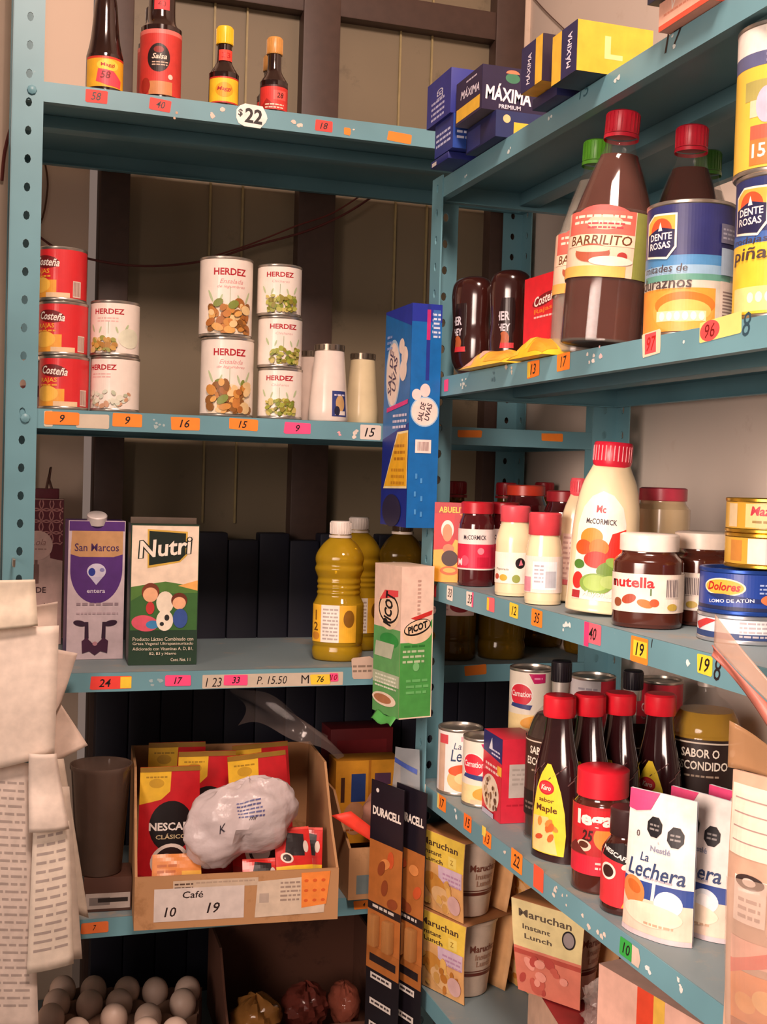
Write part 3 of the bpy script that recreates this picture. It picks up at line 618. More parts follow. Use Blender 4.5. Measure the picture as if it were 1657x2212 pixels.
OIL = see_through('c4a024', .42, .08, 'f6dc64'); OILD = see_through('6b5213', .42, .1, 'cfa83a')
def oil_bottle(label, loc, deg, lab, dark=False, hh=21.0, capc=None):
    t = thing('oil_bottle', label, 'bottle', loc, face(loc, deg), 'cooking oil bottles on the carton shelf'); r = 3.75
    k = hh/21.0
    pr = smooth_prof([(a, b*k) for a, b in [(0, .4), (r*.8, .0), (r*.97, .5), (r, 1.5), (r*.96, 2.2), (r, 3.0), (r, 8.0), (r*.97, 8.6), (r*.9, 9.2), (r*.84, 9.8), (r*.87, 10.2), (r*.83, 10.6), (r*.87, 11.0), (r*.83, 11.4), (r*.87, 11.8), (r*.84, 12.4), (r*.9, 13.0), (r*.97, 13.8), (r*.92, 14.4), (r*.96, 15.2), (r*.90, 16.2), (r*.66, 17.6), (r*.40, 18.5), (r*.36, 19.0), (r*.36, 19.8)]], 3)
    body_lathe(t, pr, OILD if dark else OIL, seg=40, n=2.6)
    cap(t, 1.6, hh-2.0, hh, capc or ('eee2d8' if not dark else '3a2a20')); b = MB(); b.lathe([(1.75, hh-2.5), (1.75, hh-2.1)], C(capc or 'e3d5c8'), 30); b.build('cap_ring', t)
    if lab:
        l = MB(); l.on(cyl(r*1.02, None, 1, 1, 2.6), .3)
        if lab == 'front':
            l.rect(-3.6, 2.9, 3.7, 8.5, C('efb52e', .5)); l.rect(-1.7, 2.9, 1.1, 8.5, C('f3ebe0', .5)); l.text('1', -2.6, 6.9, 1.5, '8a5a10', bold=.02); l.text('2', -2.6, 5.2, 1.3, '6a4010', bold=.02); l.ell(-2.6, 3.8, .7, .6, 'c8842a'); l.bars(-1.4, .9, 7.7, 9, .55, C('b9a8a0'))
            l.ell(2.5, 6.5, .8, 1.3, '8a5c18')
        else:
            l.rect(-3.6, 7.0, 3.6, 10.2, C(lab, .5)); l.ell(1.2, 8.4, 1.6, .9, '8a2028'); l.bars(-3, -.6, 9, 3, .6, C('b08a88'))
        l.build('label', t)
    return t
oil_bottle('clear yellow cooking oil bottle with white cap, the front one beside the green box', LX(728, 8.2, z), -14, 'front')
oil_bottle('yellow oil bottle with white cap, directly behind the front oil bottle', LX(768, 18.4, z), 10, 'front', hh=21.3)
oil_bottle('darker oil bottle between the blue box and the green-and-white box', LX(862, 11.5, z), 0, None, True, 21.5)
oil_bottle('tall oil bottle with red cap and a pale pink label, standing behind the corner post', LX(974, 6.8, z), 0, 'd9b9b0', True, 27.6, 'a51824')
oil_bottle('tall red-capped oil bottle with dark red oval label, second from the corner post', LX(1082, 6.5, z), 0, 'b8706a', True, 27.6, 'a51824')
oil_bottle('tall red-capped oil bottle in the dark corner, above the wide jam lid', LX(1165, 18.5, z), 0, 'b8706a', True, 27.8, 'a51824')
oil_bottle('tall oil bottle with red cap, rightmost of the oils behind the mayonnaise', LX(1266, 9.5, z), 0, 'b8706a', True, 27.6, 'a51824')

# ---------------- right unit, top shelf: boxes of light bulbs
z = ZR[1]+.05
NAVY, YEL = '1c2250', 'e9b93a'
XF = 55.6                                             # the boxes stick out over the shelf edge
def bulb_box(label, x, y0, y1, z0, h, dx, aisle=None, near=None, under=None, body=NAVY, tilt=(0, 0), name='bulb_box'):
    """aisle face looks along -X, near face looks along -Y"""
    return box_thing(name, label, 'box', (x+dx/2, y0, z0), dx, y1-y0, h, 0, body, front=near, left=aisle, under=under, group='light bulb boxes on the top shelf', tilt=tilt)
def a_max(b, w, h):
    b.rect(0, 0, w, h, C('231c44', .4)); b.rect(.3, .35, w-.6, h*.36, C(YEL)); b.text('MÁXIMA', w*.55, h*.62, h*.24, 'e8e0ee', w=w*.72, bold=.02, shear=.2, rot=-4); b.bars(w*.4, w*.8, h*.85, 1, .45, C('cfc4d6'))
def n_max(b, w, h):
    b.rect(0, 0, w, h, C('231a3c', .4)); b.ell(4.0, h*.76, .95, .62, '3f7a5c'); b.ell(4.0, h*.86, .9, .45, 'e0805a', a0=0, a1=180)
    b.text('MÁXIMA', 3.55, 2.15, 2.1, 'f0e6ee', w=6.1, bold=.03, rot=-3); b.text('PREMIUM', 3.7, .55, .5, 'e6dcea', w=2.9, bold=.02)
bulb_box('navy box with large white name and a green sunrise emblem on the top right shelf', XF, 136.6, 145.2, 169.8, 5.35, 12.2, a_max, n_max, lambda b, w, d: b.rect(0, 0, w, d, C('6f7078')))
bulb_box('navy box under the one with the large white name, yellow flap at its side', XF+1.6, 135.8, 145.4, z, 3.2, 9.5, lambda b, w, h: b.rect(.4, .2, w*.5, h-.5, C('2a3474')), lambda b, w, h: (b.rect(0, 0, w, h, C('24305e')), b.rect(w*.25, .1, w*.8, h*.6, C(YEL)), b.ell(w*.15, h*.7, .5, .5, 'd8c48a')))
def a_end(b, w, h): b.rect(0, 0, w, h, C('28308a', .4)); b.text('LED', w*.55, h*.62, 2.2, 'dfe0f2', w=1.2, rot=90, bold=.01); b.bars(w*.2, w*.75, h*.45, 4, .7, C('bfc2e6'))
bulb_box('blue box at the far end of the top right shelf, upper of its stack', XF-.4, 146.2, 155.0, 171.9, 5.8, 8.5, a_end, None, None, '28308a')
def n_blue(b, w, h): b.rect(0, 0, w, h, C('2a4a9c', .4)); b.bars(w*.1, w*.55, h*.8, 1, .4, C('8fa4d8')); b.bars(w*.08, w*.8, h*.45, 2, .7, C('d6dcf2'))
bulb_box('blue box with white lettering at the far end, below the upper blue box', XF, 146.0, 152.6, z+1.0, 4.4, 6.6, lambda b, w, h: (b.rect(0, 0, w, h, C('25307e')), b.bars(.5, w-.8, h*.6, 3, .7, C('c2c8ea'))), n_blue, None, '2a3a90')
bulb_box('flat blue box lying lowest on the shelf at the far corner', XF, 147.5, 154.0, z, .9, 7.0, lambda b, w, h: b.rect(.5, .1, 2.2, .6, C('cfc8c4')), None, None, '20286e')
def a_yel(b, w, h): b.rect(0, 0, w, h, C('232452', .4)); b.rect(w*.68, 0, w, h, C(YEL)); b.text('MÁXIMA', w*.36, h*.45, 1.1, 'e6e0f0', w=h*.66, rot=84, bold=.02)
bulb_box('small upright box with navy end, yellow stripe and yellow underside on the top shelf', XF-.5, 118.6, 124.0, 167.7, 5.0, 8.5, a_yel, lambda b, w, h: b.rect(0, 0, w, h, C('2c1f33')), lambda b, w, d: (b.rect(0, 0, w, d, C(YEL)), b.ell(w*.3, d*.5, .8, .6, 'c48a2a')))
bulb_box('thin navy box carrying the small upright box on the top shelf', XF+1.4, 118.8, 125, z, 1.2, 8.5, None, None)
def a_yel2(b, w, h): b.rect(0, 0, w, h, C('e5b93c', .4)); b.rect(w*.38, 0, w, h, C('232452')); b.text('MÁXIMA', w*.68, h*.5, 1.2, 'e6e0f0', w=h*.7, rot=86, bold=.02)
bulb_box('box with big plain yellow side and a faint letter on the top right shelf', XF-.3, 110.9, 116.6, z, 5.1, 8.6, a_yel2, lambda b, w, h: (b.rect(0, 0, w, h, C('e7b63c', .35)), b.rect(w*.36, h*.3, w*.44, h*.75, C('f2d590')), b.rect(w*.36, h*.3, w*.6, h*.4, C('f2d590'))), lambda b, w, d: b.rect(0, 0, w, d, C('1f3a4c')))
def a_pink(b, w, h): b.rect(0, 0, w, h, C('eeb49c', .4)); b.text('V', w*.3, h*.7, 1.0, 'f6e6da', bold=.02, shear=.3); b.rect(0, 0, w, .5, C('d8543c')); b.bars(w*.1, w*.6, h*.45, 1, .4, C('d98a70'))
bulb_box('peach and pink box near the top right corner of the picture', XF+2.0, 90.6, 99.0, z, 2.6, 7.5, a_pink, lambda b, w, h: b.rect(0, 0, w, h, C('d9503c')), None, 'e9a48c', name='grocery_box')
bulb_box('dark navy box lying on the peach box at the top right', XF+1.2, 88.0, 99.8, z+2.65, 3.6, 8.5, lambda b, w, h: (b.rect(0, 0, w, h, C('1d2238')), b.poly([(w*.55, .3), (w*.9, .2), (w*.75, h*.7)], C('9aa6b4'))), None, None, '1d2238', name='grocery_box')

# ---------------- right unit, second shelf
z = ZR[2]+.05
def choc(label, px, d, h, w, deg):
    loc = RY(px, d, z); t = thing('syrup_bottle', label, 'bottle', loc, face(loc, deg), 'dark chocolate syrup bottles')
    pr = smooth_prof([(0, 0), (.55, 0), (.58, .5), (.8, 1.4), (.95, 2.6), (1.0, 5.0), (.93, 7.2), (.98, 9.5), (1.0, h-2.2), (.88, h-.8), (.5, h-.1), (0, h)], 4)
    body_lathe(t, pr, C('341410', .16, 0, .15, 20, .6), sx=w/2, sy=w*.36)
    l = MB(); l.on(cyl(w*.36, lambda v: w*.36+.05), .3); hh = h*.62; R = w*.36
    l.du = .3; l.rect(-2.0, 3.4, 1.0, h*.72, C('231010', .3)); l.text('HER', -.7, h*.55, 1.2, 'd9d2da', w=2.0, bold=.03); l.text('SHEY', -.7, h*.44, 1.0, 'd9d2da', w=2.2, bold=.03); l.ell(-.4, 4.6, .7, 1.0, 'b05a2e'); l.rect(-1.9, 3.4, .9, 4.1, C('c8343a')); l.build('label', t)
    return t
choc('dark chocolate syrup bottle nearest the corner post on the second right shelf', 1015, 4.0, 13.9, 6.4, -42)
choc('dark chocolate syrup bottle, second one from the corner post', 1098, 6.5, 13.9, 5.6, -10)
def packet(label, p0, p1, w, th, cols, seed):
    random.seed(seed); c = [(a+b)/2 for a, b in zip(p0, p1)]; L = sqrt(sum((a-b)**2 for a, b in zip(p0, p1)))
    t = thing('sachet', label, 'packet', (c[0], c[1], c[2]), atan2(p1[1]-p0[1], p1[0]-p0[0]), 'sachets lying on the shelf edge')
    b = MB(); ph = random.uniform(0, 6)
    def top(u, v):
        e = max(0, (1-abs(2*u-1)**4))*max(0, (1-abs(2*v-1)**3)); return ((u-.5)*L, (v-.5)*w, .06+th*e*(.85+.15*sin(9*u+ph)*cos(7*v+ph))+.12*sin(14*u+ph)*e*.6)
    b.grid(top, 26, 10, C(cols[0], .3, 0, .1)); b.grid(lambda u, v: ((u-.5)*L, (.5-v)*w, .03), 4, 4, C(cols[0], .4))
    b.build('pouch', t); l = MB(); l.on(lambda u, v, off: (lambda q: (q[0], q[1], q[2]+off+.02))(top(u, v)), .05, .1)
    l.rect(.04, .03, .3, .97, C(cols[1], .35)); l.rect(.55, .05, .95, .5, C(cols[2], .35)); l.ell(.45, .4, .08, .3, cols[1]); l.build('print', t); return t
a = on_x(1012, 795, 58.5); b_ = on_x(1110, 768, 58.5)
packet('yellow sachet with pale pink end lying before the chocolate syrup bottles', (59.3, a[1], z), (59.6, b_[1]+1, z), 4.6, 2.2, ('f0c23c', 'e8b49c', 'e8a83c'), 3)
a = on_x(1112, 770, 58.5); b_ = on_x(1196, 752, 58.5)
packet('yellow sachet lying on the shelf edge before the red box', (59.3, a[1]-.6, z), (59.5, b_[1]+.4, z), 4.4, 2.5, ('f2c030', 'f0c646', 'd9962c'), 5)
random.seed(11)
def a_cost(b, w, h):
    b.rect(0, 0, w, h, C('d81f2c', .4)); b.ell(w*.58, h*.72, w*.34, h*.065, '7d1018', rot=8); b.text('Costeña', w*.6, h*.73, h*.11, 'f6e6dc', w=w*.62, bold=.02, shear=.25, rot=6); b.text('Rajas', w*.55, h*.6, h*.07, 'f07a2a', w=w*.5, bold=.02, rot=4); b.bars(w*.3, w*.85, h*.52, 1, .5, C('f0c8c0'))
    for k in range(7): b.ell(w*random.uniform(.2, .85), h*random.uniform(.1, .33), w*.1, h*.035, random.choice(['e84a3a', 'f0705a', 'b81620']), rot=random.uniform(0, 90), n=12)
y0 = on_x(1208, 700, 62)[1]
box_thing('chilli_carton', 'upright red carton with slanted white name between the syrup and the vinegar bottle', 'box', (62+2.0, y0, z), 4, 9.2, 10.6, radians(2), 'd0202c', None, None, None, None, a_cost)

VIN = see_through('5a2316', .22, .06, 'b05a30'); CLR = see_through('c9c2b4', .55, .08)
def vinegar(label, loc, r, h, capcol, liquid, deg, tilt=0, lab=True):
    t = thing('vinegar_bottle', label, 'bottle', loc, face(loc, 0), 'tall vinegar bottles', (0, 0)); 
    t.rotation_euler = (Matrix.Rotation(radians(tilt), 3, AF) @ Matrix.Rotation(face(loc, deg), 3, 'Z')).to_euler()
    k = h/25.4
    pr = smooth_prof([(0, .25), (r*.86, 0), (r*.97, .4), (r, 1.2), (r, 13.2*k), (r*.97, 13.9*k), (r*.80, 16.5*k), (r*.56, 19.6*k), (r*.40, 21.2*k), (r*.355, 22.0*k), (r*.34, 23.2*k)], 3)
    body_lathe(t, pr, see_through('77756e', .84, .05), 'bottle_glass', n=2.3)
    lv = 20.6*k; pin = [(max(a-.12, 0), max(b, .3)) for a, b in pr if b < lv]; pin += [(pin[-1][0]-.05, lv), (0, lv)]
    body_lathe(t, pin, liquid, 'liquid', n=2.3)
    cap(t, r*.40, 23.0*k, h, capcol); b = MB(); b.lathe([(r*.42, 22.5*k), (r*.42, 22.9*k)], C(capcol, .4), 30); b.build('cap_ring', t)
    if lab:
        l = MB(); R = r+.04; l.on(cyl(R, None, 1, 1, 2.3), .3, .8); 
        l.rect(-2.0*R, 6.6, 1.5*R, 13.3, C('ecc9ae', .5)); l.rect(.62*R, 6.6, 1.55*R, 13.3, C('8f9448')); l.ell(-.15*R, 12.3, R*.75, 1.6, 'e3605a'); l.rect(-1.1*R, 10.9, .6*R, 13.3, C('df6a5c')); l.ell(-.1*R, 12.1, R*.42, .75, 'eebba0'); l.bars(-.9*R, .5*R, 12.6, 2, .6, C('f2d8c4')); l.bars(-.5*R, .35*R, 11.9, 2, .4, C('b8404a'))
        l.rect(-1.1*R, 9.7, .62*R, 10.9, C('efd2b4')); l.text('BARRILITO', -.2*R, 10.3, 1.0, '6a3a1c', w=1.5*R, bold=.012, shear=.12); l.ell(-.35*R, 9.0, R*.42, .95, 'a8543a'); l.ell(-.35*R, 9.4, R*.42, .35, 'e8c8ac'); l.ell(.35*R, 8.7, .5, .45, 'b03a34'); l.rect(-1.3*R, 6.6, .45*R, 7.7, C('f0b45c')); l.ell(.1*R, 8.2, R*.5, .5, 'f4e2d0')
        l.build('label', t)
    return t
vinegar('tall amber vinegar bottle with red cap and apple label leaning a little to the right', (60.6, 113.6, z+.3), 4.35, 24.4, 'cf1f36', VIN, -4, 3.6)
vinegar('clear bottle with bright green cap just behind the leaning amber vinegar bottle', (63.4, 123.0, z+.2), 3.9, 24.2, '5fae2a', CLR, 0, 2.0)
vinegar('amber bottle with red cap standing behind the peach can', (70.4, 113.9, z+.1), 4.2, 24.3, 'cf1f36', VIN, 0, .8)
vinegar('clear bottle with dark green cap behind the peach can, at the right edge', (77.3, 120.8, z), 3.7, 24.2, '3f7d22', CLR, 0, 0)
def art_fruit(l, R, v0, v1, fruit):
    h = v1-v0
    l.rect(-pi*R, v0, pi*R, v1, C('2b2f66' if fruit == 'peach' else '2b3468', .4)); l.rect(-pi*R, v0, pi*R, v0+.60*h, C('4a86b8' if fruit == 'peach' else '3b62a8')); l.rect(-pi*R, v0, pi*R, v0+.52*h, C('8fb2cc' if fruit == 'peach' else 'efc43c'))
    if fruit == 'peach':
        l.rect(-pi*R, v0, pi*R, v0+.42*h, C('c9c4b6')); l.rect(-1.3*R, v0+.40*h, 1.1*R, v0+.45*h, C('5f9a8a')); l.rect(-pi*R, v0, .62*R, v0+.34*h, C('f09a3c'))
        l.ell(-.15*R, v0+.16*h, .72*R, .17*h, 'f4a24a'); l.ell(-.1*R, v0+.21*h, .72*R, .1*h, 'e5782c'); l.ell(-.1*R, v0+.16*h, .62*R, .09*h, 'f8b860'); l.rect(-.75*R, v0+.08*h, .4*R, v0+.16*h, C('f6dcae'))
        for k in range(6): l.ell(-.6*R+k*.18*R, v0+.12*h, .07*R, .035*h, 'f9efd8', n=10)
    else:
        l.rect(-1.2*R, v0+.02*h, .5*R, v0+.2*h, C('f4d58a'));
        for k in range(5): l.ell(-.65*R+k*.2*R, v0+.12*h, .08*R, .04*h, 'f7e7cf', n=10)
    # hexagonal sun badge
    c = -.72*R
    l.poly([(c-.46*R, v0+.6*h), (c+.2*R, v0+.57*h), (c+.42*R, v0+.66*h), (c+.42*R, v0+.93*h), (c-.2*R, v0+.94*h), (c-.46*R, v0+.88*h)][::1], C('f2ead8')); l.poly([(c-.42*R, v0+.615*h), (c+.19*R, v0+.59*h), (c+.37*R, v0+.67*h), (c+.37*R, v0+.915*h), (c-.2*R, v0+.925*h), (c-.42*R, v0+.87*h)], C('f3b04a'))
    l.ell(c, v0+.8*h, .3*R, .1*h, 'e8542e'); l.poly([(c-.42*R, v0+.615*h), (c+.19*R, v0+.59*h), (c+.37*R, v0+.67*h), (c+.37*R, v0+.8*h), (c, v0+.83*h), (c-.42*R, v0+.78*h)], C('23224a')); l.poly([(c-.06*R, v0+.8*h), (c+.06*R, v0+.8*h), (c, v0+.87*h)], C('f3ece0'))
    l.text('DENTE', c, v0+.755*h, .055*h, 'f0e8e6', w=.62*R, bold=.02); l.text('ROSAS', c-.02*R, v0+.685*h, .055*h, 'f0e8e6', w=.6*R, bold=.02)
    ink = '4a3a3a'
    if fruit == 'peach': l.text('mitades de', -.62*R, v0+.50*h, .06*h, ink, w=1.15*R, shear=.15); l.text('duraznos', -.62*R, v0+.385*h, .09*h, ink, w=1.35*R, shear=.1, bold=.005)
    else: l.text('rodajas', -.75*R, v0+.54*h, .06*h, ink, w=.9*R, shear=.15); l.text('piña', -.75*R, v0+.43*h, .12*h, ink, w=.9*R, shear=.1, bold=.01)
    l.rect(.72*R, v0+.02*h, 1.4*R, v0+.4*h, C('d8cabd')); T = []
    for k in range(11): y = v0+.05*h+k*.026*h; T.append([(.8*R, y), (1.3*R, y), (1.3*R, y+.013*h), (.8*R, y+.013*h)])
    l.shape(T, C('8a7670')); l.rect(.7*R, v0+.7*h, 1.35*R, v0+.85*h, C('6a6a80')); l.bars(.75*R, 1.3*R, v0+.8*h, 3, .4, C('a0a0b0')); l.rect(.72*R, v0+.45*h, 1.2*R, v0+.66*h, C('9fb4c8'))
can('fruit_can', 'tall can of peach halves with navy top and sun badge on the second right shelf', 'can', RY(1484, 4.6, z), 4.2, 12.6, lambda l, R, a, b: art_fruit(l, R, a, b, 'peach'), 0, 'fruit cans')
q = RY(1690, 4.6, z)
can('fruit_can', 'can of pineapple slices with yellow base, cut by the right frame edge', 'can', q, 4.2, 12.0, lambda l, R, a, b: art_fruit(l, R, a, b, 'pine'), -2, 'fruit cans')
def art_top(l, R, v0, v1):
    sleeve(l, R, v0, v1, 'ecc24a'); h = v1-v0
    l.rect(-pi*R, v0+.82*h, pi*R, v1, C('efe6dc')); l.rect(-pi*R, v0+.72*h, pi*R, v0+.82*h, C('5b5f84')); l.rect(-.9*R, v0+.48*h, pi*R, v0+.62*h, C('a8a05a')); l.rect(-.75*R, v0+.36*h, pi*R, v0+.48*h, C('e9c8a8')); l.ell(-.35*R, v0+.44*h, .25*R, .13*h, 'b9b6cc')
    l.rect(-.72*R, v0+.2*h, pi*R, v0+.3*h, C('e0604a')); l.rect(-.72*R, v0+.02*h, pi*R, v0+.2*h, C('e07a3c')); l.text('15', -.5*R, v0+.12*h, .1*h, 'f8ead8', bold=.02); l.bars(-.4*R, .4*R, v0+.78*h, 2, .5, C('8f93b4'))
can('fruit_can', 'yellow can standing on the pineapple can at the right frame edge', 'can', (q[0]-.2, q[1]+.6, z+12.05), 4.0, 12.4, art_top, 0, 'fruit cans')

# ---------------- right unit, third shelf: jars, mayonnaise, tuna
z = ZR[3]+.05
def choco_box(b, w, h):
    b.rect(0, 0, w, h, C('eea52c', .4)); b.poly([(0, h*.4), (0, h), (w*.62, h), (w*.75, h*.72), (w*.45, h*.42)], C('c4202a')); b.poly([(w*.5, h*.55), (w*.82, h*.5), (w*.8, h*.84), (w*.55, h*.86)], C('b81c28')); b.rect(0, h*.86, w, h, C('b02028')); b.text('ABUELITA', w*.52, h*.91, h*.075, 'f2c63c', w=w*.8, bold=.02)
    b.ell(w*.36, h*.66, w*.17, h*.12, 'e8dcd2'); b.ell(w*.36, h*.62, w*.13, h*.11, 'd08a60'); b.ell(w*.4, h*.42, w*.15, h*.06, 'c47c54'); b.ell(w*.44, h*.30, w*.22, h*.1, '3a1614'); b.ell(w*.44, h*.145, w*.25, h*.055, 'd8622a'); b.ell(w*.44, h*.15, w*.17, h*.03, 'f0a84a'); b.bars(w*.72, w*.92, h*.1, 2, .4, C('a84a1c'))
yn = on_x(996, 1255, 59.4)[1]
box_thing('chocolate_box', 'yellow and red drinking chocolate box at the far end of the jar shelf', 'box', (60.2, 153.4, z), 5.2, 2.0, 10.9, radians(-32), 'c22a22', choco_box, lambda b, w, h: b.rect(0, 0, w, h, C('e69a2a')))
def jar(label, loc, r, h, lidc, fill, art, deg=0, group=None, lidh=1.5, lidr=None, neck=.86, name='jam_jar', n=2.0, shoulder=2.0, sx=1, sy=1, lidrough=.35):
    t = thing(name, label, 'jar', loc, face(loc, deg), group); lr = lidr or r*neck+.1
    pr = smooth_prof([(0, .25), (r*.86, 0), (r*.98, .35), (r, 1.0), (r, h-lidh-shoulder-.3), (r*.97, h-lidh-shoulder*.6), (lr*.95, h-lidh-.3), (lr*.93, h-lidh+.2)], 3)
    body_lathe(t, pr, fill, 'glass', n=n, sx=sx, sy=sy); cap(t, lr, h-lidh, h, lidc, 'lid', False, rough=lidrough)
    if art: l = MB(); R = r+.03; l.on(cyl(R, lambda v: R+.02, sx, sy, n), .3); art(l, R, h-lidh); l.build('label', t)
    return t
JAM = C('4a1216', .1, 0, .2, 30, .6); MAYO = C('ead6ae', .25, 0, .04, 30, .4); NUT = C('4a2116', .14, 0, .12, 20, .5)
def art_jam(l, R, h):
    l.rect(-1.6*R, 2.2, 1.6*R, 7.6, C('efdcd6', .5)); l.rect(-1.6*R, 2.4, 1.6*R, 5.6, C('d8284a')); l.text('McCORMICK', -.05*R, 6.5, .62, '2c2030', w=1.3*R, bold=.02); l.ell(-.6*R, 3.4, .6, .7, 'e6516a'); l.ell(.3*R, 4.7, .45, .45, 'f08a98'); l.rect(.1*R, 2.6, .8*R, 3.9, C('c4183a')); l.text('M', -.95*R, 3.2, .9, 'f6e6e6', bold=.03); l.rect(.95*R, 2.7, 1.5*R, 5.2, C('c21c3c'))
jar('strawberry jam jar with red lid directly beside the chocolate box', RY(1026, 3.3, z), 2.4, 11.2, 'b81f2c', JAM, art_jam, -2, 'jam jars', 1.6)
jar('jam jar with red lid, second from the chocolate box', RY(1086, 7.9, z), 2.2, 11.2, 'a81a26', JAM, art_jam, -12, 'jam jars', 1.6)
jar('larger dark jam jar with orange-red lid behind the small mayonnaise jars', RY(1130, 13.1, z), 3.0, 13.6, 'c43a24', JAM, None, 0, 'jam jars', 1.5)
jar('dark jam jar with red lid behind the small white-bottomed mayonnaise bottle', RY(1214, 15.5, z), 2.8, 13.0, '9c1c26', JAM, None, 0, 'jam jars', 1.5)
def art_mayo1(l, R, h):
    l.rect(-1.5*R, 1.6, 1.5*R, 5.4, C('efe6d8', .5)); l.ell(.25*R, 4.1, .62, .66, '1b1418'); l.poly([(.17*R, 3.8), (.4*R, 3.9), (.28*R, 4.6)], C('e07a8a')); l.text('Mayonesa', -.75*R, 3.3, .4, '5a5040', w=.8*R); l.ell(-.65*R, 2.3, .55, .4, 'd8a83c'); l.ell(.05*R, 2.2, .5, .5, '8f9c4c'); l.ell(-1.1*R, 2.4, .4, .35, 'b84a34'); l.rect(.5*R, 1.8, 1.2*R, 2.2, C('c86a78'))
jar('small mayonnaise jar with wrinkled pink-red cap and a round black emblem', RY(1108, 3.1, z), 2.3, 11.1, 'e0505c', MAYO, art_mayo1, 5, 'small mayonnaise jars', 2.0, 1.85, name='mayonnaise_jar', shoulder=3.2)
def art_mayo2(l, R, h): l.rect(-1.4*R, 1.4, 1.4*R, 5.6, C('efdccf', .5)); l.rect(-.6*R, 1.8, .75*R, 5.0, C('e6ecee')); l.rect(.1*R, 2.0, .7*R, 3.9, C('b9bcc4')); l.bars(-.5*R, 0, 4.4, 5, .45, C('a8a4ac')); l.rect(-1.3*R, 1.5, -.7*R, 3.2, C('d88a98'))
jar('small mayonnaise jar with wrinkled red cap and white back label', RY(1172, 2.6, z), 2.15, 10.6, 'd6444f', MAYO, art_mayo2, 0, 'small mayonnaise jars', 2.6, 1.9, name='mayonnaise_jar', shoulder=3.2)
def squeeze(label, loc, w, h, capc, deg, tilt, art):
    t = thing('mayonnaise_bottle', label, 'bottle', loc, 0, 'squeeze mayonnaise bottles')
    t.rotation_euler = (Matrix.Rotation(radians(tilt), 3, AF) @ Matrix.Rotation(face(loc, deg), 3, 'Z')).to_euler()
    k = h/18.0; pr = smooth_prof([(0, .2), (.9, 0), (1.0, .5), (1.0, 2.0), (1.0, 6*k), (.99, 9*k), (.93, 11.5*k), (.80, 13.6*k), (.60, 15.2*k), (.54, 15.8*k)], 4)
    body_lathe(t, pr, MAYO, sx=w/2, sy=w*.36)
    b = MB(); b.lathe([(0, 15.4*k), (w*.27, 15.4*k), (w*.29, 15.8*k), (w*.29, h-.2), (w*.27, h), (0, h)], C(capc, .3), 40, 1, .85)
    for q in range(28):
        a = 2*pi*q/28; b.box(-.06, .06, -.06, .06, 16.0*k, h-.4, C(capc, .3), 0, Matrix.Translation((w*.285*cos(a), w*.285*.85*sin(a), 0)))
    b.build('cap', t)
    l = MB(); rad = prof_rad(pr)
    def mp(u, v, off):
        a = u/(w*.42); r = rad(v)
        return ((w/2*r+off+.02)*sin(a), -(w*.36*r+off+.03)*cos(a), v)
    l.on(mp, .25, .6); art(l, w, k); l.build('label', t); return t
def art_big(l, w, k):
    l.poly([(-2.5, 1.4), (2.3, 1.4), (2.3, 9.5*k), (1.9, 11.2*k), (.9, 12.4*k), (-.2, 12.8*k), (-1.3, 12.2*k), (-2.1, 11*k), (-2.5, 9.2*k)], C('efe2d4', .4)); l.text('Mc', -.2, 10.9*k, .8, 'b8303a', w=.9, bold=.03); l.text('McCORMICK', -.1, 9.6*k, .6, '3a3038', w=2.9, bold=.025)
    l.poly([(1.0, 8.4*k), (2.3, 9.0*k), (2.3, 5.5*k), (.4, 5.8*k)], C('d8281c')); l.ell(-.9, 7.9*k, 1.1, 1.0, 'f08a2a', rot=20); l.ell(-1.6, 6.8*k, .9, .8, 'e0521c'); l.ell(-.1, 6.9*k, .9, .9, 'ee7422', rot=-30); l.ell(-1.9, 5.0*k, .6, .5, '4a7a2c'); l.ell(-.2, 5.6*k, 1.2, .9, 'c8301e')
    l.ell(.9, 4.7*k, 1.1, .8, '6a8c34', rot=30); l.ell(1.4, 5.4*k, .8, .5, '86a848', rot=-20); l.ell(-1.9, 3.3*k, .6, .9, 'd02c24'); l.ell(-.1, 3.1*k, 1.5, 1.1, '7fa044'); l.ell(-.1, 3.2*k, 1.15, .85, '9dbb58'); l.ell(1.2, 3.4*k, .9, .7, 'a8c06a'); l.text('Mayonesa', .3, 2.0*k, .7, 'efe6d0', w=3.0, bold=.02); l.rect(-2.4, 1.5, -1.5, 2.3, C('a02a2c'))
squeeze('big mayonnaise squeeze bottle with red cap and vegetables printed on its label', RY(1292, 4.2, z+.25), 7.2, 18.4, 'd8203a', -10, 3.4, art_big)
def art_back(l, w, k): l.rect(-2.2, 2, 1.6, 8, C('eccfc2', .4)); l.bars(-2, 1.4, 7.4, 9, .6, C('c9a49c')); l.rect(-2, 2.0, 1.4, 2.6, C('d86a72'))
squeeze('smaller mayonnaise squeeze bottle with wrinkled red cap, left of the big one', RY(1240, 7.4, z+.1), 4.7, 14.6, 'e0505c', 15, 2.0, art_back)
jar('mayonnaise jar with dark pink lid behind the hazelnut spread', RY(1424, 14.5, z), 3.1, 13.9, 'c43a50', C('cdb48c', .2, 0, .05, 30, .5), None, 0, None, 1.5, 2.7, name='mayonnaise_jar', shoulder=1.6)
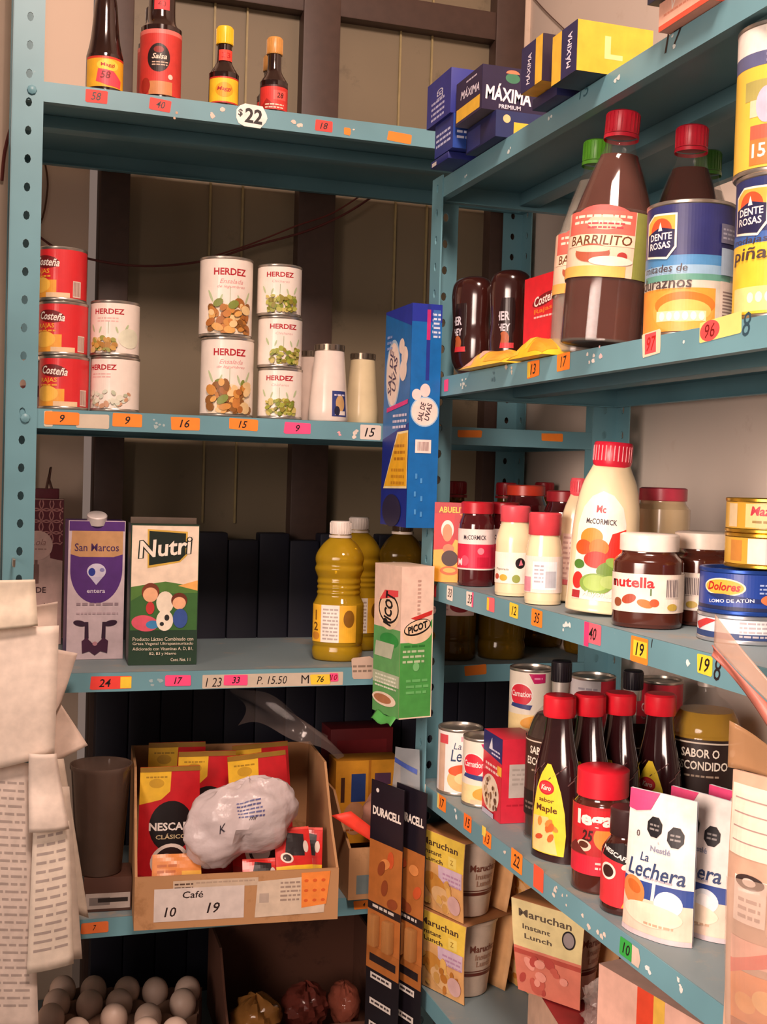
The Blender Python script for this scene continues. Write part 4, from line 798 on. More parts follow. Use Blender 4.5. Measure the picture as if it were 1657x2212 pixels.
def art_nut(l, R, h):
    l.rect(-1.9*R, 1.6, 1.5*R, 5.4, C('efe0d0', .4)); l.text('nutella', -.38*R, 4.55, 1.05, 'b81c24', w=1.25*R, bold=.03); l.text('n', -.98*R, 4.42, .68, '1c1412', bold=.03)
    l.ell(-.45*R, 2.9, .75, .45, 'a8452a', rot=20); l.ell(.0, 2.5, .8, .4, 'e0702c', rot=-15); l.ell(.25*R, 2.6, .45, .4, 'd8542a'); l.ell(-.8*R, 2.5, .5, .45, '8a4a2c'); l.rect(.13*R, 3.3, .17*R, 4.0, C('4a6a3a'))
    l.rect(.55*R, 3.1, .95*R, 5.0, C('dccfc4')); l.stripes(.56*R, 3.2, .94*R, 4.9, 8, C('6a5c5c')); l.ell(.75*R, 2.2, .55, .35, 'c0a448')
jar('hazelnut spread jar with white lid on the jar shelf, name label in front', RY(1397, 4.6, z), 3.5, 9.3, 'f0e4d8', NUT, art_nut, -4, 'hazelnut spread jars', 1.75, 2.95, name='spread_jar', n=2.4, shoulder=1.5)
jar('second hazelnut spread jar, behind and right of the front one', RY(1514, 11.8, z), 3.5, 9.5, 'ecdccc', NUT, art_nut, -58, 'hazelnut spread jars', 1.75, 2.95, name='spread_jar', n=2.4, shoulder=1.5)
def art_blue(l, R, v0, v1):
    h = v1-v0; sleeve(l, R, v0, v1, '1c3f96'); l.rect(-pi*R, v0, pi*R, v0+.1*h, C('20284c')); l.ell(-.52*R, v0+.62*h, .5*R, .25*h, 'f6e2c0'); l.ell(-.52*R, v0+.62*h, .46*R, .21*h, 'f0a83c'); l.text('Dolores', -.52*R, v0+.64*h, .24*h, 'a8201c', w=.78*R, bold=.03, shear=.25)
    l.poly([(-.95*R, v0+.42*h), (-.6*R, v0+.28*h), (.3*R, v0+.22*h), (.3*R, v0+.34*h), (-.5*R, v0+.44*h)], C('1a2c66')); l.text('LOMO DE ATÚN', -.35*R, v0+.27*h, .12*h, 'd8dcec', w=1.0*R, bold=.015, rot=4); l.ell(.6*R, v0+.32*h, .32*R, .17*h, 'd8784a'); l.bars(.25*R, .5*R, v0+.7*h, 3, .35, C('9fb4e0'))
def art_pale(l, R, v0, v1): sleeve(l, R, v0, v1, 'd6dade'); h = v1-v0; l.rect(-pi*R, v0, pi*R, v0+.3*h, C('2b4070')); l.rect(-.2*R, v0+.3*h, .9*R, v0+.95*h, C('e6e2e2')); l.bars(-.1*R, .8*R, v0+.8*h, 4, .4, C('b0aab0')); l.poly([(-1.2*R, v0+.3*h), (-.6*R, v0+.9*h), (-.9*R, v0+.95*h), (-1.4*R, v0+.6*h)], C('c23a3a'))
def art_gold(l, R, v0, v1, name):
    h = v1-v0; sleeve(l, R, v0, v1, 'd9a93a')
    if name: l.rect(-.62*R, v0+.05*h, .7*R, v0+.95*h, C('f3d892')); l.text('Mazatún', -.05*R, v0+.68*h, .36*h, 'c8243a', w=.9*R, bold=.03, shear=.2); l.bars(-.45*R, .6*R, v0+.22*h, 1, .5, C('a8863a')); l.rect(-1.15*R, v0+.05*h, -.85*R, v0+.95*h, C('e0c89c'))
    else: l.rect(-.5*R, v0+.02*h, -.1*R, v0+.98*h, C('f3e8da')); l.rect(-.1*R, v0+.02*h, .8*R, v0+.98*h, C('d8ccc8')); l.rect(-1.0*R, v0+.1*h, -.65*R, v0+.9*h, C('c8863a')); l.stripes(.1*R, v0+.15*h, .7*R, v0+.85*h, 12, C('9c9090'))
q = on_z(1620, 1392, z); q = (q[0]+1.6, q[1]+3.2, z)
can('tuna_can', 'tuna can with pale label at the bottom of the tuna stack', 'can', q, 4.35, 2.6, art_pale, 0, 'stacked tuna cans', metal=C('c8ccd2', .3, .8))
can('tuna_can', 'blue tuna can with yellow oval name, second from the bottom of its stack', 'can', (q[0], q[1]-.2, z+2.65), 4.4, 4.1, art_blue, 0, 'stacked tuna cans', metal=C('2a50a8', .3, .6))
q2 = (q[0]+2.3, q[1]-.3, z+6.8); GOLD = C('d9a93a', .25, .85)
can('tuna_can', 'gold tuna can standing directly on the blue one', 'can', q2, 4.2, 3.2, lambda l, R, a, b: art_gold(l, R, a, b, 0), 0, 'stacked tuna cans', metal=GOLD)
can('tuna_can', 'gold tuna can with red lettering, top of the tuna stack', 'can', (q2[0], q2[1], q2[2]+3.25), 4.2, 3.2, lambda l, R, a, b: art_gold(l, R, a, b, 1), 2, 'stacked tuna cans', metal=GOLD)

# ---------------- right unit, fourth shelf
z = ZR[4]+.05
def art_lech(l, R, v0, v1):
    h = v1-v0; sleeve(l, R, v0, v1, 'efe6e2'); l.text('La', -.25*R, v0+.78*h, .11*h, '3a4a6a', w=.35*R, shear=.2); l.text('Lech', -.05*R, v0+.62*h, .2*h, '2c4468', w=1.0*R, shear=.15, bold=.01); l.text('era', .75*R, v0+.6*h, .13*h, '2c4468', w=.5*R, shear=.15, bold=.01); l.rect(-.1*R, v0+.86*h, .7*R, v0+.94*h, C('dca0ac'))
    l.ell(.05*R, v0+.22*h, .75*R, .2*h, 'e8b878'); l.ell(-.1*R, v0+.38*h, .55*R, .09*h, 'd8582c', rot=8); l.ell(.1*R, v0+.24*h, .45*R, .1*h, 'f0cf98'); l.rect(-1.25*R, v0, -.85*R, v0+.95*h, C('c8a890')); l.rect(-1.2*R, v0+.8*h, -.7*R, v0+.95*h, C('cf4a52'))
def art_carn(l, R, v0, v1):
    h = v1-v0; sleeve(l, R, v0, v1, 'e6ddcc'); l.rect(-pi*R, v0, pi*R, v0+.3*h, C('ecd49a')); l.ell(-.45*R, v0+.62*h, .62*R, .2*h, 'f2ebe4'); l.ell(-.45*R, v0+.62*h, .57*R, .18*h, 'd8283c'); l.text('Carnation', -.42*R, v0+.64*h, .1*h, 'f4e6e2', w=1.05*R, bold=.02)
    l.poly([(-1.0*R, v0+.42*h), (.05*R, v0+.38*h), (.15*R, v0+.46*h), (-.9*R, v0+.48*h)], C('2f3f7c')); l.poly([(-.05*R, v0+.98*h), (.75*R, v0+.98*h), (.75*R, v0+.83*h), (.2*R, v0+.82*h)], C('c01860')); l.bars(.2*R, .6*R, v0+.89*h, 1, .5, C('e890b4'))
    l.ell(.2*R, v0+.18*h, .6*R, .1*h, 'e8a23c', rot=8); l.poly([(.05*R, v0+.06*h), (.75*R, v0+.1*h), (.7*R, v0+.24*h)], C('c8302c')); l.rect(-.5*R, v0, .6*R, v0+.07*h, C('e8c6a0'))
can('milk_can', 'white condensed milk can nearest the corner post on the fourth right shelf', 'can', (62.3, 153.4, z), 3.1, 9.0, art_lech, 8, 'evaporated and condensed milk cans')
can('milk_can', 'evaporated milk can tucked between the condensed milk can and the red chocolate pack', 'can', (63.2, 147.0, z), 2.9, 9.0, art_carn, -6, 'evaporated and condensed milk cans')
q = RY(1139, 11.6, z); q = (q[0], q[1], z)
can('milk_can', 'evaporated milk can carrying another one behind the red chocolate pack', 'can', q, 2.95, 8.9, art_carn, -30, 'evaporated and condensed milk cans')
can('milk_can', 'evaporated milk can with pink corner standing on top of another can', 'can', (q[0], q[1], z+8.95), 2.95, 8.9, art_carn, -3, 'evaporated and condensed milk cans')
def art_carn_back(l, R, v0, v1): h = v1-v0; sleeve(l, R, v0, v1, 'c9c4c6'); l.rect(.35*R, v0, pi*R, v1, C('c0263a')); l.bars(-.7*R, .2*R, v0+.85*h, 8, .6, C('9c98a4'))
def art_carn_red(l, R, v0, v1): h = v1-v0; sleeve(l, R, v0, v1, 'c8283c'); l.text('Carnation', -.2*R, v0+.62*h, .14*h, 'f0d8d4', w=1.5*R, bold=.02)
for i, (px, d, art, dg, n1, n2) in enumerate(((1272, 17, art_carn_back, 0, 'milk can behind the syrup bottles, under the grey-backed one', 'grey-backed milk can with a red edge, topmost behind the syrup bottles'), (1416, 24.6, art_carn_red, 4, 'milk can behind the syrup bottles, under the red one', 'red milk can with white lettering peeking over the rightmost syrup cap'))):
    q = RY(px, d, z); can('milk_can', n1, 'can', q, 2.95, 8.9, art, dg, 'evaporated and condensed milk cans'); can('milk_can', n2, 'can', (q[0], q[1], z+8.95), 2.95, 8.9, art, dg, 'evaporated and condensed milk cans')
def red_left(b, w, h):
    b.rect(0, 0, w, h, C('d0283a', .4)); b.poly([(0, h*.75), (0, h), (w, h), (w, h*.7)], C('24286a')); b.poly([(w*.3, h*.8), (w*.45, h*.95), (w*.5, h*.8)], C('e6e6f0')); b.bars(w*.45, w*.9, h*.8, 2, .5, C('d6d6ea')); b.bars(w*.15, w*.85, h*.6, 2, .7, C('f0c8c0')); b.rect(w*.78, h*.55, w, h*.66, C('f0b63c'))
    b.ell(w*.45, h*.28, w*.45, h*.22, 'e8d4bc'); cluster(b, w*.15, h*.12, w*.8, h*.45, [C('7a5238'), C('5a3826'), C('d8bc98'), C('c0a078')], 26, .25, .45); b.rect(w*.1, 0, w*.7, h*.06, C('b8b4c4'))
def red_front(b, w, h):
    b.rect(0, 0, w, h, C('cf2c40', .4)); b.rect(w*.2, h*.30, w*.98, h*.70, C('b9b0a8', .4)); b.bars(w*.28, w*.9, h*.62, 4, .6, C('a39a92')); b.bars(w*.15, w*.9, h*.2, 1, .5, C('b01c30'))
box_thing('chocolate_pack', 'red chocolate pack with navy corner and grey panel on the fourth right shelf', 'box', (64.0, 137.2, z), 5.0, 6.8, 10.6, radians(-3), 'c8283a', red_front, None, None, None, red_left)
DARKL = see_through('3c1f14', .25, .06, '8a4a2c'); YELL = see_through('c99a18', .35, .06, 'f4cc40')
def liqueur(label, loc, r, h, liquid, capc, deg, upper):
    t = thing('liquor_bottle', label, 'bottle', loc, face(loc, deg), 'round shouldered dark label bottles'); k = h/19.5
    pr = smooth_prof([(0, .3), (r*.9, 0), (r*.98, .3), (r, 1), (r, 10.2*k), (r*.96, 11.6*k), (r*.80, 13.2*k), (r*.52, 14.4*k), (r*.30, 15.0*k), (r*.24, 15.8*k), (r*.24, 17.3*k)], 4)
    body_lathe(t, pr, see_through('77756e', .86, .05), 'bottle_glass', n=2.2)
    lv = 13.6*k; pin = [(max(a-.15, 0), max(b, .45)) for a, b in pr if b < lv]; pin += [(0, lv)]; body_lathe(t, pin, liquid, 'liquid', n=2.2)
    b = MB(); b.lathe([(r*.27, 15.9*k), (r*.29, 17.2*k)], C('c9c4bc', .35, .6), 24); b.build('neck_foil', t)
    cap(t, r*.31, 17.2*k, h, capc, 'cap', True)
    l = MB(); l.on(cyl(r, None, 1, 1, 2.2), .3, 0); l.layer = 6
    l.rect(-1.35*r, 2.6*k, 1.35*r, 11.2*k, C('2a1a16' if upper else '3a2820', .35)); l.rect(-1.35*r, 10.8*k, 1.35*r, 10.95*k, C('cfc0ae')); l.text('SABOR O', -.1*r, 9.9*k, .85*k, 'e6dccc', w=1.0*r, bold=.02); l.text('ESCONDIDO', -.05*r, 8.7*k, .85*k, 'e6dccc', w=1.35*r, bold=.02); l.ell(  .75*r, 10.0*k, .4, .45, 'e6dccc'); l.bars(-.5*r, .4*r, 7.6*k, 1, .5, C('a08c78'))
    l.rect(-1.0*r, 2.7*k, .9*r, 5.4*k, C('17100e')); l.bars(-.8*r, .3*r, 3.9*k, 2, .6, C('6a5a50')); l.ell(.2*r, 5.4*k, .7, .9, '17100e')
    if upper: l.rect(1.0*r, 5.6*k, 1.7*r, 8.2*k, C('c9c0b6')); l.rect(1.25*r, 6.4*k, 1.5*r, 7.4*k, C('5a524c'))
    l.build('label', t); return t
liqueur('dark brown bottle with black cap between the red chocolate pack and the syrup', (66.3, 131.4, z), 3.9, 21.4, DARKL, '17131a', -22, False)
liqueur('dark bottle with black cap hidden behind the row of syrup bottles', (76.2, 131.4, z), 3.9, 20.0, DARKL, '17131a', 0, False)
liqueur('round-shouldered bottle of yellow liquor with a dark label, right end of the fourth shelf', RY(1516, 23.2, z), 4.4, 23.6, YELL, 'a49c94', -2, True)
def syrup(label, loc, deg):
    t = thing('syrup_bottle', label, 'bottle', loc, radians(-90+deg), 'dark maple syrup bottles with red caps'); S = C('2a1012', .12, 0, .2, 30, .6)
    pr = smooth_prof([(0, .2), (.9, 0), (1.0, .5), (1.0, 4.5), (.97, 8.5), (.86, 11), (.66, 13.6), (.56, 15.6), (.54, 16.6)], 4)
    body_lathe(t, pr, S, sx=3.15, sy=1.72)
    g = MB()
    for k in range(18):
        a = 2*pi*k/18; v = 9.2+(k % 3)*.75; r = prof_rad(pr)(v); g.layer = 0
        x, y = 3.15*r*sin(a), -1.72*r*cos(a); nrm = Vector((x/9.9, y/3.6, 0)).normalized(); u = Vector((-nrm.y, nrm.x, .9)).normalized(); p = Vector((x, y, v)); q_ = nrm.cross(u)
        g.add([p+nrm*.05-u*.5-q_*.06, p+nrm*.05+u*.5-q_*.06, p+nrm*.05+u*.5+q_*.06, p+nrm*.05-u*.5+q_*.06], [[0, 1, 2, 3]], C('6a4a48', .2))
    g.build('embossing', t); tag(t.children[-1], None, None, None, 'stuff')
    b = MB(); b.lathe([(1.75, 16.3), (1.85, 16.6), (1.85, 18.5), (1.6, 18.75), (0, 18.8)], C('d41f2e', .3), 40); b.lathe([(0, 16.3), (1.75, 16.3)], C('d41f2e', .3), 40); b.build('cap', t)
    l = MB(); rad = prof_rad(pr)
    def mp(u, v, off): a = u/2.6; r = rad(v); return ((3.15*r+off+.03)*sin(a), -(1.72*r+off+.05)*cos(a), v)
    l.on(mp, .3, .5); l.poly([(-2.0, .8), (2.0, .8), (2.2, 3.2), (2.0, 5.6), (1.5, 8.0), (.9, 9.8), (.25, 11.0), (-.25, 11.0), (-.9, 9.8), (-1.5, 8.0), (-2.0, 5.6), (-2.2, 3.2)], C('f2d33c', .35)); l.poly([(-1.9, .9), (1.3, .9), (.9, 3), (.2, 5), (-1.9, 4.8)], C('f0cf88'))
    l.ell(-.2, 8.3, .95, .8, 'c8202c'); l.ell(-.2, 8.3, .8, .65, 'd83a40'); l.text('Karo', -.2, 8.3, .6, 'f6e6d6', w=1.2, bold=.03, shear=.25); l.text('sabor', -.1, 6.9, .5, '6a3c20', w=1.8, bold=.02); l.text('Maple', -.1, 5.8, .95, '5a3018', w=2.5, bold=.02)
    for k in range(7): l.ell(random.uniform(-1.4, 1.2), random.uniform(1.6, 4.4), .55, .3, random.choice(['d8682a', 'e08a3c', 'c8502a']), rot=random.uniform(0, 180), n=8)
    l.build('label', t); return t
s0 = RY(1203, 3.9, z)
syrup('dark syrup bottle with red cap and full yellow label, front of the syrup row', (s0[0]-.3, s0[1], z), 26)
syrup('dark syrup bottle with red cap, second of the syrup row from the left', (s0[0]+3.7, s0[1]+.3, z), 22)
syrup('dark syrup bottle with red cap, third of the syrup row from the left', (s0[0]+7.7, s0[1]+.4, z), 22)
syrup('dark syrup bottle with red cap and yellow label, rightmost of the syrup row', (s0[0]+12.2, s0[1]-1.0, z), 24)
def art_legal(l, R, h):
    l.rect(-1.6*R, 2.0, 1.6*R, 9.2, C('b8262a', .4)); l.rect(-1.6*R, 2.0, 1.6*R, 4.0, C('d2243a')); l.ell(.3*R, 6.0, 1.5, 1.4, 'f08a3a'); l.rect(-1.2*R, 6.8, 1.2*R, 8.9, C('c82028')); l.text('legal', -.1*R, 7.9, 1.7, 'f4e8e0', w=1.5*R, bold=.04); l.text('25', -.42*R, 6.1, 1.2, '3a1410', w=1.3, bold=.03, shear=.2)
    l.ell(-.55*R, 5.0, .9, .6, 'e8c8b0'); l.ell(-.55*R, 5.1, .6, .35, '5a2a1a'); l.bars(-.1*R, .9*R, 3.2, 2, .5, C('f0c8c0')); l.poly([(-1.5*R, 4.1), (-.4*R, 4.1), (-.9*R, 5.4)], C('6a2420'))
jar('glass coffee jar with big red lid and white name on the fourth right shelf', RY(1295, 4.0, z), 3.05, 12.8, 'd61e30', C('4a1f16', .12, 0, .2, 30, .6), art_legal, -4, 'coffee jars', 2.9, 2.75, name='coffee_jar', shoulder=1.4)
def art_nesc(l, R, h):
    l.poly([(-1.1*R, 1.0), (.9*R, .7), (1.1*R, 3), (1.0*R, 5.6), (.2*R, 7.4), (-.6*R, 7.0), (-1.1*R, 5.0)], C('d8343c', .35)); l.poly([(-.6*R, 7.0), (.2*R, 7.4), (.75*R, 6.2), (.3*R, 5.2), (-.8*R, 5.8)], C('1c1214')); l.text('NESCAFÉ', -.1*R, 6.2, .6, 'efe6e0', w=1.2*R, bold=.03, rot=-22)
    l.ell(-.45*R, 4.3, .95, .85, 'efdfd2'); l.ell(-.45*R, 4.3, .7, .62, '3a1a14'); l.ell(.35*R, 5.0, .5, .3, 'efdfd2', rot=20); l.poly([(.2*R, .9), (.85*R, .9), (1.05*R, 3.4), (.7*R, 4.0)], C('f0a83c'))
jar('small coffee jar with dark brown lid, beside the condensed milk pouches', RY(1348, 3.2, z), 2.45, 10.4, '3a2424', C('3c1a14', .1, 0, .2, 30, .6), art_nesc, -18, 'coffee jars', 2.7, 1.7, name='coffee_jar', shoulder=2.4)
def pouch(label, loc, w, h, d, rz, front, name='milk_pouch', group=None, back='cfd2da', cat='pouch', tilt=(0, 0), crease=.12):
    t = thing(name, label, cat, loc, rz, group, tilt); b = MB()
    def sf(u, v, s):
        bul = d*.5*(1-abs(2*u-1)**2.4)*max(0, (1-v**1.8))+.05
        wv = crease*sin(11*v+5*u)*(1-abs(2*u-1))
        return ((u-.5)*w*(1-.06*v), s*(bul)+wv*(1 if s < 0 else 1)+.04*s+d*.18*v, v*h)
    b.grid(lambda u, v: sf(u, v, -1), 22, 26, C(back, .35)); b.grid(lambda u, v: sf(1-u, v, 1), 22, 26, C(back, .35)); b.grid(lambda u, v: ((u-.5)*w, (-1+2*v)*(d*.5*(1-abs(2*u-1)**2.4)+.09), 0), 22, 1, C(back, .4))
    b.build('pouch', t, angle=60)
    l = MB()
    def mp(u, v, off): q = sf(min(max(u/w+.5, 0), 1), min(max(v/h, 0), 1), -1); return (q[0], q[1]-off-.02, q[2])
    l.on(mp, .4, .5); front(l, w, h); l.build('print', t); return t
def art_pouch(l, w, h):
    a = w/2; l.rect(-a, 0, a, h, C('efe6e0', .35)); l.rect(-a, .0, a, h*.38, C('e6cdb8')); l.rect(-a, h*.27, a, h*.385, C('2b4690')); l.rect(-.15, h*.27, .2, h*.385, C('efe6e0')); l.ell(-a*.62, h*.3, a*.4, h*.1, 'd8864a', rot=-15); l.ell(-a*.6, h*.33, a*.25, h*.04, 'c8682c', rot=-15)
    l.ell(a*.42, h*.27, a*.36, h*.085, 'dfe4ea'); l.ell(a*.4, h*.27, a*.2, h*.05, 'f4f2f0'); l.ell(-a*.05, h*.17, a*.85, h*.08, 'f2dfc6'); l.bars(-a*.2, a*.6, h*.1, 1, .5, C('c9a88c')); l.rect(-a, 0, a, h*.035, C('d0c0c4'))
    l.text('La', -a*.35, h*.55, h*.06, '2f426c', w=w*.13, shear=.15, bold=.01); l.text('Lechera', -a*.02, h*.465, h*.115, '2f426c', w=w*.84, shear=.2, bold=.012); l.text('Nestlé', a*.1, h*.62, h*.04, '8a90a8', w=w*.3, bold=.02); l.bars(-a*.3, a*.5, h*.405, 1, .4, C('b0aab4'))
    l.poly([(-a, h), (-a*.1, h), (-a*.3, h*.88), (-a*.75, h*.85), (-a, h*.86)], C('e2487c'))
    for u, v in ((-.12, .77), (.5, .73)): l.poly([(a*u+a*.24*cos(k*pi/4+pi/8), h*v+h*.075*sin(k*pi/4+pi/8)) for k in range(8)], C('1a181c')); l.bars(a*u-a*.14, a*u+a*.14, h*v+.1, 2, .4, C('8a8684'))
    l.text('0', -a*.62, h*.7, h*.045, '4a3a40'); l.text('L', a*.05, h*.67, .2, '4a3a40')
pq = on_z(1420, 2028, z)
pouch('white condensed milk pouch with pink corner and blue band, front one at the shelf edge', (pq[0]+.3, pq[1]+.6, z), 7.6, 13.6, 2.4, radians(-62), art_pouch, group='condensed milk pouches')
def art_pouch_dim(l, w, h):
    art_pouch(l, w, h)
pouch('condensed milk pouch directly behind the front one, two black octagons showing', (pq[0]+4.6, pq[1]+.8, z), 7.6, 13.4, 2.2, radians(-70), art_pouch, group='condensed milk pouches')
pouch('condensed milk pouch furthest right, seen almost edge on', (pq[0]+8.0, pq[1]-.2, z), 7.4, 13.6, 2.0, radians(-74), art_pouch, group='condensed milk pouches')

# ---------------- right unit, bottom shelf: noodle cups in card sleeves
z = ZR[5]+.15
def noodle(label, loc, rz, front, h=11.1):
    """card sleeve open at both ends around one foam cup: front panel, top, back panel"""
    t = thing('noodle_cup_pack', label, 'cup', loc, rz, 'instant noodle cups in card sleeves'); w, d = 10.0, 9.6
    s = MB(); card = C('c99a68', .7); th = .09
    def panel(sgn):
        return lambda u, v: ((u-.5)*w*(1-.16*(1-v)), sgn*(d/2-.9*(1-v)+.25*sin(pi*v)), v*h)
    s.grid(panel(-1), 10, 8, card); s.grid(lambda u, v: panel(1)(1-u, v), 10, 8, card); s.grid(lambda u, v: ((u-.5)*w, (v-.5)*d, h+.0), 6, 6, C('8a5a34', .6))
    s.build('sleeve', t, solid=.1)
    l = MB()
    def mp(u, v, off): q = panel(-1)(u/w+.5, v/h); return (q[0], q[1]-off-.08, q[2])
    l.on(mp, .8, .8); front(l, w, h); l.build('print', t)
    b = MB(); pr = [(0, .15), (3.0, .15), (3.1, 0), (3.2, .2), (4.3, h-1.0), (4.5, h-.9), (4.55, h-.45), (4.3, h-.35), (0, h-.4)]
    foam = C('d8c2ae', .6); b.lathe(pr, foam, 44); b.build('foam_cup', t)
    c = MB(); R = 3.8; c.on(cyl(R, lambda v: 3.2+(1.1)*(v-.2)/(h-1.2)+.02), .3, 1.2)
    a = R*pi/2
    for s_ in (-1, 1):
        o = a*s_
        c.rect(o-4.5, 3.0, o+4.5, 3.45, C('6a3226')); c.rect(o-4.5, 3.6, o+4.5, 3.75, C('6a3226')); c.text('Maruchan', o-.1, 6.9, 1.0, '7a4434', w=4.4, bold=.02); c.text('Instant', o, 5.7, .8, 'a8806a', w=3.0, bold=.02); c.text('Lunch', o, 4.7, .8, 'a8806a', w=2.6, bold=.02)
    c.build('print', b_obj(t, 'foam_cup')); return t
def b_obj(t, n): return [c for c in t.children if c.name.split('.')[0] == n][0]
def art_shrimp(l, w, h):
    a = w/2; l.rect(-a, 0, a, h, C('d8a468', .45)); l.rect(-a, h*.62, a, h, C('e3c24c')); l.text('Maruchan', -.2, h*.87, .95, '4a3428', w=w*.78, bold=.02); l.text('Instant', -a*.35, h*.75, .65, '4a3428', w=w*.4, bold=.02); l.text('Lunch', -a*.3, h*.66, .65, '4a3428', w=w*.4, bold=.02); l.rect(a*.35, h*.64, a*.7, h*.78, C('e8d06a')); l.text('Z', a*.5, h*.71, .7, 'a8862c', bold=.02)
    l.rect(-a*.1, h*.42, a*.95, h*.62, C('cdb2c4')); l.bars(a*.1, a*.9, h*.52, 3, .6, C('b48aa8')); l.ell(-a*.25, h*.32, a*.6, h*.16, 'c88a3c', rot=-20); l.ell(a*.1, h*.2, a*.6, h*.14, 'deb27c', rot=-10); cluster(l, -a*.8, h*.05, a*.7, h*.45, ['b8742c', 'e0b060', 'cc9a52'], 16, .4, .9); l.ell(a*.6, h*.18, a*.3, h*.12, 'd0a8a4')
def art_beef(l, w, h):
    a = w/2; l.rect(-a, 0, a, h, C('c87460', .45)); l.rect(-a, h*.5, a, h, C('cfc08c')); l.text('Maruchan', -.3, h*.87, .9, '54483a', w=w*.74, bold=.02); l.text('Instant', -a*.3, h*.73, .6, '54483a', w=w*.4, bold=.02); l.text('Lunch', -a*.25, h*.63, .6, '54483a', w=w*.4, bold=.02); l.ell(a*.62, h*.72, .95, 1.1, '1c181a'); l.ell(a*.62, h*.72, .75, .9, '8a8080')
    l.rect(-a, h*.42, a, h*.47, C('a8483c')); cluster(l, -a*.8, h*.05, a*.7, h*.4, ['b8584a', 'd89080', 'a8443c'], 14, .5, 1.0)
q = on_z(985, 2100, z); q = (64.2, 153.9, z); A = radians(-68)
noodle('yellow-fronted noodle cup in its card sleeve, lower of the two stacked beside the battery cards', q, A, art_shrimp)
noodle('yellow-fronted noodle cup in its card sleeve, upper of the stacked pair, right under the shelf', (q[0]-.3, q[1]-.4, z+11.3), A+radians(-3), art_shrimp)
q3 = (q[0]+11.5, q[1]-1.0, z)
noodle('noodle cup in card sleeve between the stacked pair and the red one, lower layer', q3, radians(-80), art_shrimp)
noodle('noodle cup in card sleeve in the dark behind the stacked pair, upper layer', (q3[0]+.2, q3[1]+.2, z+11.3), radians(-82), art_shrimp)
q4 = on_z(1190, 2145, z)
noodle('pinkish-red noodle cup with round black seal, right of the stacked yellow ones', (66.4, 127.5, z+10.6), radians(-58), art_beef)
noodle('noodle cup in card sleeve behind the pinkish-red one with the black seal', (78.4, 126.8, z+10.6), radians(-66), art_beef)
def a_rb(b, w, h): b.rect(0, 0, w, h, C('d8b4a0', .5)); b.rect(0, h*.6, w, h*.75, C('8a2428')); b.bars(w*.2, w*.8, h*.4, 2, .6, C('b08878'))
rb = RY(1210, 2.5, z)
box_thing('grocery_box', 'dark red topped carton at the bottom edge, below the pinkish-red noodle cup', 'box', (66.0, 117.6, z), 9.5, 14, 10.4, radians(-10), '9c2c2c', a_rb, None, lambda b, w, d: (b.rect(0, 0, w, d, C('8f2228')), b.rect(.6, .5, w-.6, .8, C('c87a70'))), None, lambda b, w, h: b.rect(0, 0, w, h, C('c8a48c')))
def a_pk(b, w, h): b.rect(0, 0, w, h, C('dcae9c', .45)); b.rect(w*.30, 0, w*.42, h, C('d8482c')); b.rect(w*.42, 0, w*.5, h, C('e0b44c')); b.text('C', w*.46, h*.8, 1.0, '2a2020', bold=.02); b.bars(w*.1, w*.5, h*.7, 3, .8, C('b98a80'))
box_thing('grocery_box', 'pink carton with red and yellow stripes under the fourth shelf, lower right', 'box', (61.8, 98.5, z), 20, 12, 22.0, radians(-80), 'd4a898', a_pk, None, lambda b, w, d: b.rect(0, 0, w, d, C('d8b0a0')), None, lambda b, w, h: b.rect(0, 0, w, h, C('cfa294')))
box_thing('grocery_box', 'brown carton behind the striped pink carton', 'box', (82.0, 103.6, z), 9, 8, 19.5, radians(-10), '8a5a3c', lambda b, w, h: (b.rect(0, 0, w, h, C('7a4a30')), b.rect(.2, h*.4, w*.2, h*.9, C('c86a80')), b.rect(w*.25, h*.3, w*.5, h*.7, C('6a2028'))))
def crumple(mb, cx, cy, cz, rx, ry, rz_, mat, seed, amp=.16, nu=30, nv=18):
    rr = random.Random(seed); ph = [(rr.uniform(1, 5), rr.uniform(1, 5), rr.uniform(0, 6)) for _ in range(6)]
    def f(u, v):
        a, b = 2*pi*u, pi*(v-.5); k = 1+amp*sum(sin(p*3*cos(a)+q*3*sin(b)+s+sin(a*2+s))/3 for p, q, s in ph)
        return (cx+rx*k*cos(b)*cos(a), cy+ry*k*cos(b)*sin(a), cz+rz_*k*sin(b))
    mb.grid(f, nu, nv, mat)
FILM = see_through('cdbcb4', .74, .12, None, .5, 18)
t = thing('plastic_bag', 'crumpled clear plastic bag lying on the dark red topped carton', 'bag', (64.6, 114.6, z+10.55), 0); b = MB(); crumple(b, 0, 0, 3.4, 2.6, 2.4, 2.9, FILM, 4, .22); b.build('film', t)

